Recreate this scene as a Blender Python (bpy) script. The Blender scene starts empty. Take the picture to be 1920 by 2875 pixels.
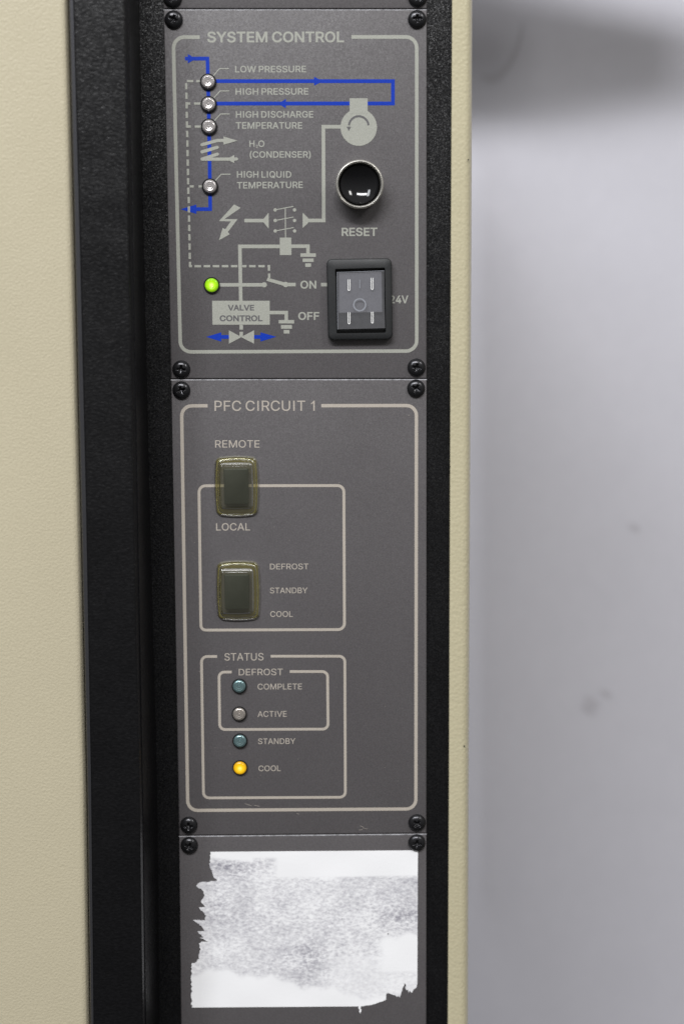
import bpy, bmesh, math, random
from mathutils import Vector, Matrix
from mathutils.geometry import tessellate_polygon, delaunay_2d_cdt

S = bpy.context.scene
COL = S.collection
MM = 0.001
# World axes: X right, Y away from the viewer, Z up.  Lengths in the tables are
# millimetres measured on the front face of the control panels (Y = 0).

# ---------------------------------------------------------------- camera
cam = bpy.data.cameras.new("camera")
cam.sensor_fit = 'VERTICAL'
cam.sensor_height = 36.0
cam.sensor_width = 24.0
cam.lens = 50.0
cam.clip_start = 0.02
cam.clip_end = 30.0
cam.dof.use_dof = True
cam.dof.focus_distance = 0.742
cam.dof.aperture_fstop = 3.6
camo = bpy.data.objects.new("camera", cam)
COL.objects.link(camo)
CR, CU, CF = Vector((0.999857, -0.016023, -0.00545)), Vector((0.007123, 0.106281, 0.994311)), Vector((0.015352, 0.994207, -0.10638))
camo.matrix_world = Matrix((
    (CR.x, CU.x, -CF.x, 77.241 * MM),
    (CR.y, CU.y, -CF.y, -745.521 * MM),
    (CR.z, CU.z, -CF.z, -177.314 * MM),
    (0, 0, 0, 1)))
S.camera = camo

# ---------------------------------------------------------------- light
W = bpy.data.worlds.new("World")
S.world = W
W.use_nodes = True
# dim room around the cabinet: pale ceiling and upper walls, darker floor
_g = W.node_tree.nodes.new("ShaderNodeTexCoord")
_s = W.node_tree.nodes.new("ShaderNodeSeparateXYZ")
_r = W.node_tree.nodes.new("ShaderNodeMapRange")
_r.inputs["From Min"].default_value = -0.5
_r.inputs["From Max"].default_value = 0.7
_r.inputs["To Min"].default_value = 0.07
_r.inputs["To Max"].default_value = 0.36
W.node_tree.links.new(_g.outputs["Generated"], _s.inputs[0])
W.node_tree.links.new(_s.outputs["Z"], _r.inputs["Value"])
W.node_tree.links.new(_r.outputs[0], W.node_tree.nodes["Background"].inputs[1])
W.node_tree.nodes["Background"].inputs[0].default_value = (1.0, 0.985, 0.955, 1)


def area(name, loc, target, sx, sy, power, col):
    l = bpy.data.lights.new(name, 'AREA')
    l.shape = 'RECTANGLE'
    l.size, l.size_y, l.energy, l.color = sx, sy, power, col
    o = bpy.data.objects.new(name, l)
    COL.objects.link(o)
    o.location = loc
    o.rotation_euler = (Vector(target) - Vector(loc)).to_track_quat('-Z', 'Y').to_euler()
    return o


area("ceiling_lamp_front", (-0.30, -2.40, 2.10), (0.1, 0.1, -0.25), 2.00, 0.40, 98.0, (0.985, 0.985, 1.0))
area("ceiling_lamp_right", (1.90, -1.90, 1.70), (0.2, 0.2, -0.3), 0.40, 0.80, 21.0, (1.0, 0.985, 0.96))  # added fill: lifts the wall shadow and brightens the wall at right
area("ceiling_lamp_left", (-1.35, -1.75, 1.55), (0.1, 0.2, -0.3), 0.40, 1.2, 22.0, (0.93, 0.96, 1.0))

S.view_settings.view_transform = 'Standard'
S.view_settings.look = 'None'
S.view_settings.exposure = 0.0
S.view_settings.gamma = 1.0
S.cycles.max_bounces = 8
S.cycles.transparent_max_bounces = 16


# ---------------------------------------------------------------- materials
def nodes(name):
    m = bpy.data.materials.new(name)
    m.use_nodes = True
    nt = m.node_tree
    return m, nt, nt.nodes["Principled BSDF"]


def coords(nt, scale=(1, 1, 1)):
    tc = nt.nodes.new("ShaderNodeTexCoord")
    mp = nt.nodes.new("ShaderNodeMapping")
    mp.inputs["Scale"].default_value = scale
    nt.links.new(tc.outputs["Object"], mp.inputs["Vector"])
    return mp.outputs["Vector"]


def noise(nt, vec, scale, detail=2.0, rough=0.5):
    n = nt.nodes.new("ShaderNodeTexNoise")
    n.inputs["Scale"].default_value = scale
    n.inputs["Detail"].default_value = detail
    n.inputs["Roughness"].default_value = rough
    nt.links.new(vec, n.inputs["Vector"])
    return n.outputs["Fac"]


def ramp(nt, fac, stops):
    r = nt.nodes.new("ShaderNodeValToRGB")
    el = r.color_ramp.elements
    el[0].position, el[0].color = stops[0][0], (*stops[0][1], 1)
    el[1].position, el[1].color = stops[-1][0], (*stops[-1][1], 1)
    for p_, c_ in stops[1:-1]:
        e = el.new(p_)
        e.color = (*c_, 1)
    nt.links.new(fac, r.inputs["Fac"])
    return r.outputs["Color"]


def bump(nt, height, strength, dist, normal=None):
    b = nt.nodes.new("ShaderNodeBump")
    b.inputs["Strength"].default_value = strength
    b.inputs["Distance"].default_value = dist
    nt.links.new(height, b.inputs["Height"])
    if normal is not None:
        nt.links.new(normal, b.inputs["Normal"])
    return b.outputs["Normal"]


def mixcol(nt, fac, a, b):
    m = nt.nodes.new("ShaderNodeMix")
    m.data_type = 'RGBA'
    if isinstance(fac, float):
        m.inputs[0].default_value = fac
    else:
        nt.links.new(fac, m.inputs[0])
    for sock, v in ((m.inputs[6], a), (m.inputs[7], b)):
        if isinstance(v, tuple):
            sock.default_value = (*v, 1)
        else:
            nt.links.new(v, sock)
    return m.outputs[2]


def coated(name, dark, light, rough, grain, strength, dist, scale=(1, 1, 1), detail=2.0, big=0.0, spec=0.5, pebble=None, cells=None):
    """sprayed or moulded finish: grain in the relief, slight mottling in the colour"""
    m, nt, p = nodes(name)
    v = coords(nt, scale)
    f = noise(nt, v, grain, detail, 0.6)
    col = ramp(nt, f, [(0.3, dark), (0.7, light)])
    if big:
        g = noise(nt, v, 14.0, 4.0, 0.6)
        gm = ramp(nt, g, [(0.3, (1 - big,) * 3), (0.7, (1, 1, 1))])
        mm = nt.nodes.new("ShaderNodeMix")
        mm.data_type = 'RGBA'
        mm.blend_type = 'MULTIPLY'
        mm.inputs[0].default_value = 1.0
        nt.links.new(col, mm.inputs[6])
        nt.links.new(gm, mm.inputs[7])
        col = mm.outputs[2]
    nt.links.new(col, p.inputs["Base Color"])
    rv = nt.nodes.new("ShaderNodeMapRange")
    rv.inputs["From Min"].default_value = 0.3
    rv.inputs["From Max"].default_value = 0.7
    rv.inputs["To Min"].default_value = rough * 0.86
    rv.inputs["To Max"].default_value = rough * 1.16
    nt.links.new(noise(nt, v, 26.0, 5.0, 0.65), rv.inputs["Value"])
    nt.links.new(rv.outputs[0], p.inputs["Roughness"])
    p.inputs["Specular IOR Level"].default_value = spec
    if cells:
        vc = nt.nodes.new("ShaderNodeTexVoronoi")
        vc.feature = 'SMOOTH_F1'
        vc.inputs["Scale"].default_value = cells
        nt.links.new(v, vc.inputs["Vector"])
        inv = nt.nodes.new("ShaderNodeMath")
        inv.operation = 'SUBTRACT'
        inv.inputs[0].default_value = 1.0
        nt.links.new(vc.outputs["Distance"], inv.inputs[1])
        nrm = bump(nt, inv.outputs[0], strength, dist)
    else:
        nrm = bump(nt, f, strength, dist)
    if pebble:
        # tiny facets, each grain tilted its own way
        vo = nt.nodes.new("ShaderNodeTexVoronoi")
        vo.inputs["Scale"].default_value = pebble[0]
        vo.inputs["Randomness"].default_value = 1.0
        nt.links.new(v, vo.inputs["Vector"])
        s1 = nt.nodes.new("ShaderNodeVectorMath")
        s1.operation = 'SUBTRACT'
        nt.links.new(vo.outputs["Color"], s1.inputs[0])
        s1.inputs[1].default_value = (0.5, 0.5, 0.5)
        s2 = nt.nodes.new("ShaderNodeVectorMath")
        s2.operation = 'SCALE'
        s2.inputs["Scale"].default_value = pebble[1]
        nt.links.new(s1.outputs[0], s2.inputs[0])
        s3 = nt.nodes.new("ShaderNodeVectorMath")
        nt.links.new(s2.outputs[0], s3.inputs[0])
        nt.links.new(nrm, s3.inputs[1])
        s4 = nt.nodes.new("ShaderNodeVectorMath")
        s4.operation = 'NORMALIZE'
        nt.links.new(s3.outputs[0], s4.inputs[0])
        nrm = s4.outputs[0]
    nt.links.new(nrm, p.inputs["Normal"])
    return m


def plain(name, col, rough, metal=0.0, spec=0.5, emit=None, es=0.0, coat=0.0):
    m, nt, p = nodes(name)
    v = coords(nt)
    f = noise(nt, v, 900.0, 2.0)
    c = ramp(nt, f, [(0.3, tuple(x * 0.92 for x in col)), (0.7, tuple(min(1, x * 1.06) for x in col))])
    nt.links.new(c, p.inputs["Base Color"])
    p.inputs["Roughness"].default_value = rough
    p.inputs["Metallic"].default_value = metal
    p.inputs["Specular IOR Level"].default_value = spec
    p.inputs["Coat Weight"].default_value = coat
    if emit:
        p.inputs["Emission Color"].default_value = (*emit, 1)
        p.inputs["Emission Strength"].default_value = es
    return m


def clear(name, tint, body, body_amt, rough=0.12, gloss=0.06, ior=1.45):
    """thin clear or smoky plastic: tinted see-through + a milky body + surface reflection"""
    m = bpy.data.materials.new(name)
    m.use_nodes = True
    nt = m.node_tree
    nt.nodes.clear()
    out = nt.nodes.new("ShaderNodeOutputMaterial")
    tr = nt.nodes.new("ShaderNodeBsdfTransparent")
    tr.inputs[0].default_value = (*tint, 1)
    df = nt.nodes.new("ShaderNodeBsdfDiffuse")
    v = coords(nt)
    f = noise(nt, v, 260.0, 3.0)
    nt.links.new(ramp(nt, f, [(0.3, tuple(x * 0.85 for x in body)), (0.7, body)]), df.inputs[0])
    m1 = nt.nodes.new("ShaderNodeMixShader")
    m1.inputs[0].default_value = body_amt
    nt.links.new(tr.outputs[0], m1.inputs[1])
    nt.links.new(df.outputs[0], m1.inputs[2])
    gl = nt.nodes.new("ShaderNodeBsdfGlossy")
    gl.inputs["Roughness"].default_value = rough
    fr = nt.nodes.new("ShaderNodeFresnel")
    fr.inputs["IOR"].default_value = ior
    m2 = nt.nodes.new("ShaderNodeMixShader")
    nt.links.new(fr.outputs[0], m2.inputs[0])
    nt.links.new(m1.outputs[0], m2.inputs[1])
    nt.links.new(gl.outputs[0], m2.inputs[2])
    nt.links.new(m2.outputs[0], out.inputs[0])
    return m


MAT = {}
MAT['panel'] = coated("grey_panel_paint", (0.086, 0.0795, 0.0825), (0.118, 0.110, 0.1135), 0.47, 1500.0, 0.4, 0.00010, detail=3.0, big=0.08, pebble=(1500.0, 0.10))
MAT['ink'] = coated("light_grey_print", (0.31, 0.315, 0.275), (0.39, 0.395, 0.35), 0.5, 1500.0, 0.25, 0.00010)
MAT['inkw'] = coated("warm_grey_print", (0.42, 0.375, 0.32), (0.50, 0.455, 0.40), 0.5, 1500.0, 0.25, 0.00010)
MAT['blue'] = coated("blue_print", (0.003, 0.030, 0.35), (0.005, 0.046, 0.46), 0.5, 1500.0, 0.3, 0.00010, spec=0.2)
MAT['dark'] = coated("grey_knockout_print", (0.095, 0.092, 0.097), (0.125, 0.121, 0.127), 0.45, 1500.0, 0.25, 0.0001)
MAT['beige'] = coated("beige_textured_paint", (0.52, 0.468, 0.335), (0.56, 0.507, 0.366), 0.40, 820.0, 0.6, 0.00040, detail=2.5, big=0.03)
MAT['beige_post'] = coated("beige_pebbled_paint", (0.52, 0.472, 0.32), (0.56, 0.512, 0.352), 0.32, 760.0, 0.4, 0.0004, detail=1.0, big=0.03, cells=640.0)
MAT['black_frame'] = coated("black_pebbled_paint", (0.0015, 0.0015, 0.002), (0.004, 0.004, 0.005), 0.33, 900.0, 0.4, 0.0002, detail=1.5, spec=0.5, pebble=(1900.0, 0.24))
MAT['black_trim'] = coated("black_leathery_plastic", (0.002, 0.002, 0.0025), (0.004, 0.004, 0.005), 0.33, 600.0, 0.6, 0.0003, scale=(0.8, 1.0, 1.4), detail=3.0, spec=0.45, pebble=(900.0, 0.10))
MAT['lip'] = plain('smooth_black_edge', (0.10, 0.10, 0.11), 0.30, 0.75, 0.8)
MAT['worn'] = coated('worn_paint_edge', (0.09, 0.09, 0.095), (0.36, 0.36, 0.38), 0.4, 420.0, 0.2, 0.0001, detail=4.0)  # worn paint, with the seam highlight put into its pale colour
MAT['wall'] = coated("off_white_wall_paint", (0.58, 0.575, 0.63), (0.595, 0.59, 0.645), 0.75, 90.0, 0.1, 0.0003, detail=3.0, big=0.03)
MAT['screw'] = plain("black_oxide_steel", (0.035, 0.035, 0.038), 0.24, 0.7, 0.6)
MAT['bezel'] = plain("dark_chrome", (0.035, 0.035, 0.037), 0.25, 0.7)
MAT['chrome'] = plain("brushed_nickel", (0.70, 0.68, 0.63), 0.36, 0.9)
MAT['gloss_black'] = plain("gloss_black_plastic", (0.006, 0.006, 0.007), 0.09, 0.0, 0.5)
MAT['switch_black'] = coated("matt_black_plastic", (0.011, 0.012, 0.013), (0.017, 0.018, 0.019), 0.5, 1300.0, 0.3, 0.0001)
MAT['lens_clear'] = plain("silvered_lens", (0.58, 0.55, 0.54), 0.24, 0.6)
MAT['lens_clear2'] = plain("smoky_silvered_lens", (0.48, 0.44, 0.40), 0.24, 0.6)
MAT['lens_teal'] = plain("teal_silvered_lens", (0.22, 0.33, 0.34), 0.24, 0.6)


def lit_lens(name, body, centre, mid_, edge):
    """glowing lens: hottest over the diode in its middle"""
    m, nt, p = nodes(name)
    tc = nt.nodes.new("ShaderNodeTexCoord")
    mp = nt.nodes.new("ShaderNodeMapping")
    mp.inputs["Scale"].default_value = (1000 / 3.6, 0, 1000 / 3.6)
    ln = nt.nodes.new("ShaderNodeVectorMath")
    ln.operation = 'LENGTH'
    nt.links.new(tc.outputs["Object"], mp.inputs["Vector"])
    nt.links.new(mp.outputs["Vector"], ln.inputs[0])
    e = ramp(nt, ln.outputs["Value"], [(0.0, centre), (0.42, mid_), (0.98, edge)])
    nt.links.new(e, p.inputs["Emission Color"])
    p.inputs["Emission Strength"].default_value = 0.75
    p.inputs["Base Color"].default_value = (*body, 1)
    p.inputs["Roughness"].default_value = 0.2
    return m


MAT['lens_green'] = lit_lens("lit_green_lens", (0.16, 0.40, 0.01), (1.2, 1.25, 0.5), (0.52, 0.78, 0.01), (0.14, 0.32, 0.005))
MAT['lens_yellow'] = lit_lens("lit_yellow_lens", (0.40, 0.22, 0.01), (1.25, 1.1, 0.35), (0.95, 0.64, 0.005), (0.42, 0.20, 0.003))
MAT['boot'] = clear("olive_clear_rubber", (0.90, 0.87, 0.62), (0.27, 0.235, 0.075), 0.20, 0.16)
MAT['boot_top'] = clear("smoky_clear_rubber", (0.90, 0.90, 0.82), (0.17, 0.17, 0.13), 0.17, 0.14)
MAT['rim'] = clear("yellowed_rubber_rim", (0.9, 0.88, 0.6), (0.30, 0.27, 0.09), 0.45, 0.22)  # pale loops paint the light refracted along the boot edges
MAT['smoke'] = clear("clear_smoky_plastic", (0.84, 0.84, 0.86), (0.27, 0.27, 0.285), 0.30, 0.10)
MAT['milk'] = plain("milky_grey_plastic", (0.25, 0.25, 0.27), 0.35)
MAT['inner_dark'] = plain("dark_green_grey_plastic", (0.028, 0.032, 0.027), 0.35)
MAT['white_plastic'] = plain("white_translucent_edge", (0.92, 0.92, 0.90), 0.25)  # white stands in for bright reflections on the slot edges
MAT['mark'] = plain("pale_grey_mark", (0.26, 0.27, 0.30), 0.3)
MAT['scuff'] = plain("grey_scuff", (0.515, 0.505, 0.55), 0.8)
MAT['galv'] = plain("galvanised_steel", (0.4, 0.4, 0.4), 0.5, 0.6)


def paper_mat():
    m, nt, p = nodes("torn_white_paper")
    at_ = nt.nodes.new("ShaderNodeAttribute")
    at_.attribute_name = "smudge"
    v = coords(nt, (1.0, 1.0, 2.3))
    tc = nt.nodes.new("ShaderNodeTexCoord")
    mp = nt.nodes.new("ShaderNodeMapping")
    mp.inputs["Rotation"].default_value = (0, math.radians(-16), 0)
    mp.inputs["Scale"].default_value = (0.85, 1.0, 1.45)
    nt.links.new(tc.outputs["Object"], mp.inputs["Vector"])
    v = mp.outputs["Vector"]
    a = noise(nt, v, 460.0, 5.0, 0.75)
    b = noise(nt, v, 75.0, 3.0, 0.55)
    c = noise(nt, v, 22.0, 2.0, 0.5)

    def math_(op, x, y):
        n = nt.nodes.new("ShaderNodeMath")
        n.operation = op
        n.use_clamp = False
        for k, s in enumerate((x, y)):
            if isinstance(s, (int, float)):
                n.inputs[k].default_value = s
            else:
                nt.links.new(s, n.inputs[k])
        return n.outputs[0]
    s = math_('ADD', math_('MULTIPLY', a, 1.05), math_('ADD', math_('MULTIPLY', b, 0.42), math_('MULTIPLY', c, 0.40)))
    # dense part of the smudge
    d = math_('MULTIPLY', math_('SUBTRACT', s, 0.79), 1.75)
    d = math_('MAXIMUM', d, 0.0)
    d = math_('MULTIPLY', d, at_.outputs["Fac"])
    d = math_('MINIMUM', d, 1.0)
    col = mixcol(nt, d, (0.965, 0.965, 0.98), (0.27, 0.26, 0.31))
    nt.links.new(col, p.inputs["Base Color"])
    p.inputs["Roughness"].default_value = 0.55
    nt.links.new(bump(nt, a, 0.25, 0.0002), p.inputs["Normal"])
    return m


MAT['paper'] = paper_mat()


# ---------------------------------------------------------------- builders
def mesh_obj(name, verts, faces, mat, parent=None, smooth=None, loc=(0, 0, 0)):
    me = bpy.data.meshes.new(name)
    me.from_pydata([tuple(v) for v in verts], [], faces)
    me.update()
    bm = bmesh.new()
    bm.from_mesh(me)
    bm.to_mesh(me)
    bm.free()
    if smooth is not None:
        me.shade_smooth()
        me.set_sharp_from_angle(angle=math.radians(smooth))
    me.materials.append(MAT[mat])
    o = bpy.data.objects.new(name, me)
    COL.objects.link(o)
    o.location = loc
    if parent is not None:
        o.parent = parent
    return o


def empty(name, loc=(0, 0, 0)):
    o = bpy.data.objects.new(name, None)
    o.empty_display_size = 0.01
    o.location = loc
    COL.objects.link(o)
    return o


def tag(o, label=None, cat=None, group=None, kind=None):
    for k, v in (('label', label), ('category', cat), ('group', group), ('kind', kind)):
        if v:
            o[k] = v
    return o


def P3(x, z, y=0.0):
    return Vector((x * MM, y * MM, z * MM))


def loft(name, mat, sections, parent, smooth=40):
    """sheet-metal profile: each section is a line of (x, z) points at one depth y"""
    V, F = [], []
    n = len(sections[0][0])
    for pts, y in sections:
        V += [P3(x, z, y) for x, z in pts]
    for i in range(len(sections) - 1):
        for j in range(n - 1):
            a = i * n + j
            F.append((a, a + 1, a + n + 1, a + n))
    return mesh_obj(name, V, F, mat, parent, smooth)


def prism(name, mat, pts, y0, y1, parent, bevel=0.0, smooth=None, segs=2):
    """closed slab with outline pts (x, z), back face y0, front face y1"""
    bm = bmesh.new()
    fr = [bm.verts.new(P3(x, z, y1)) for x, z in pts]
    bk = [bm.verts.new(P3(x, z, y0)) for x, z in pts]
    f1 = bm.faces.new(fr)
    bm.faces.new(list(reversed(bk)))
    n = len(pts)
    for i in range(n):
        bm.faces.new((fr[i], bk[i], bk[(i + 1) % n], fr[(i + 1) % n]))
    bmesh.ops.recalc_face_normals(bm, faces=bm.faces)
    if bevel:
        bmesh.ops.bevel(bm, geom=list(f1.edges), offset=bevel * MM, segments=segs, profile=0.5, affect='EDGES')
    me = bpy.data.meshes.new(name)
    bm.to_mesh(me)
    bm.free()
    if smooth:
        me.shade_smooth()
        me.set_sharp_from_angle(angle=math.radians(smooth))
    me.materials.append(MAT[mat])
    o = bpy.data.objects.new(name, me)
    COL.objects.link(o)
    o.parent = parent
    return o


def lathe(name, mat, prof, seg, parent, loc, smooth=35):
    """turned part: prof = [(radius, y)] along -Y from the panel face"""
    V, F = [], []
    for r_, y in prof:
        for k in range(seg):
            a = 2 * math.pi * k / seg
            V.append((r_ * MM * math.cos(a), y * MM, r_ * MM * math.sin(a)))
    for i in range(len(prof) - 1):
        for k in range(seg):
            k2 = (k + 1) % seg
            F.append((i * seg + k, i * seg + k2, (i + 1) * seg + k2, (i + 1) * seg + k))
    if prof[-1][0] > 0.001:
        F.append(tuple((len(prof) - 1) * seg + k for k in range(seg)))
    return mesh_obj(name, V, F, mat, parent, smooth, loc)


def rounded(pts, rad, closed, steps=6):
    P = [Vector(p) for p in pts]
    n = len(P)
    out = []
    for i in range(n):
        if not closed and i in (0, n - 1):
            out.append(P[i])
            continue
        a, b, c = P[i - 1], P[i], P[(i + 1) % n]
        u, v = (a - b).normalized(), (c - b).normalized()
        ang = u.angle(v)
        if rad <= 0 or ang > math.radians(160):
            out.append(b)
            continue
        d = min(rad / math.tan(ang / 2), (a - b).length * 0.49, (c - b).length * 0.49)
        s, e = b + u * d, b + v * d
        rr = d * math.tan(ang / 2)
        cen = b + (u + v).normalized() * (rr / math.sin(ang / 2))
        a0, a1 = s - cen, e - cen
        t0 = math.atan2(a0.y, a0.x)
        dt = math.atan2(a1.y, a1.x) - t0
        dt = (dt + math.pi) % (2 * math.pi) - math.pi
        for k in range(steps + 1):
            t = t0 + dt * k / steps
            out.append(cen + Vector((math.cos(t), math.sin(t))) * rr)
    return out


def ribbon(pts, w_, closed=False, cap=False):
    n = len(pts)
    L, R_ = [], []
    for i in range(n):
        if closed:
            a, b, c = pts[i - 1], pts[i], pts[(i + 1) % n]
        else:
            a, b, c = pts[max(i - 1, 0)], pts[i], pts[min(i + 1, n - 1)]
        d1 = (b - a).normalized() if (b - a).length > 1e-9 else (c - b).normalized()
        d2 = (c - b).normalized() if (c - b).length > 1e-9 else d1
        n1, n2 = Vector((-d1.y, d1.x)), Vector((-d2.y, d2.x))
        mm = n1 + n2
        mm = mm / max(mm.length_squared, 0.5) * 2
        L.append(b + mm * w_ / 2)
        R_.append(b - mm * w_ / 2)
    V = L + R_
    F = [(i, i + 1, n + i + 1, n + i) for i in range(n - 1)]
    if closed:
        F.append((n - 1, 0, n, 2 * n - 1))
    if cap and not closed:
        for i, s in ((0, -1), (n - 1, 1)):
            d = (pts[1] - pts[0]).normalized() * -1 if i == 0 else (pts[-1] - pts[-2]).normalized()
            nn = Vector((-d.y, d.x))
            b0 = len(V)
            for k in range(9):
                t = math.pi / 2 - math.pi * k / 8
                V.append(pts[i] + (d * math.cos(t) + nn * math.sin(t)) * w_ / 2)
            F.append(tuple(range(b0, b0 + 9)))
    return V, F


LAYER = [0]


def flat(name, mat, V2, F, parent, lay):
    """ink film: a flat sheet just proud of the paint"""
    LAYER[0] += 1
    y = -(0.05 + 0.03 * lay + 0.0004 * LAYER[0] % 0.028)
    bm = bmesh.new()
    vs = [bm.verts.new(P3(v[0], v[1], y)) for v in V2]
    for f in F:
        try:
            bm.faces.new([vs[i] for i in f])
        except ValueError:
            pass
    bmesh.ops.recalc_face_normals(bm, faces=bm.faces)
    for f in bm.faces:
        f.normal_update()
        if f.normal.y > 0:
            f.normal_flip()
    me = bpy.data.meshes.new(name)
    bm.to_mesh(me)
    bm.free()
    me.materials.append(MAT[mat])
    o = bpy.data.objects.new(name, me)
    COL.objects.link(o)
    o.parent = parent
    return o


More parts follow.
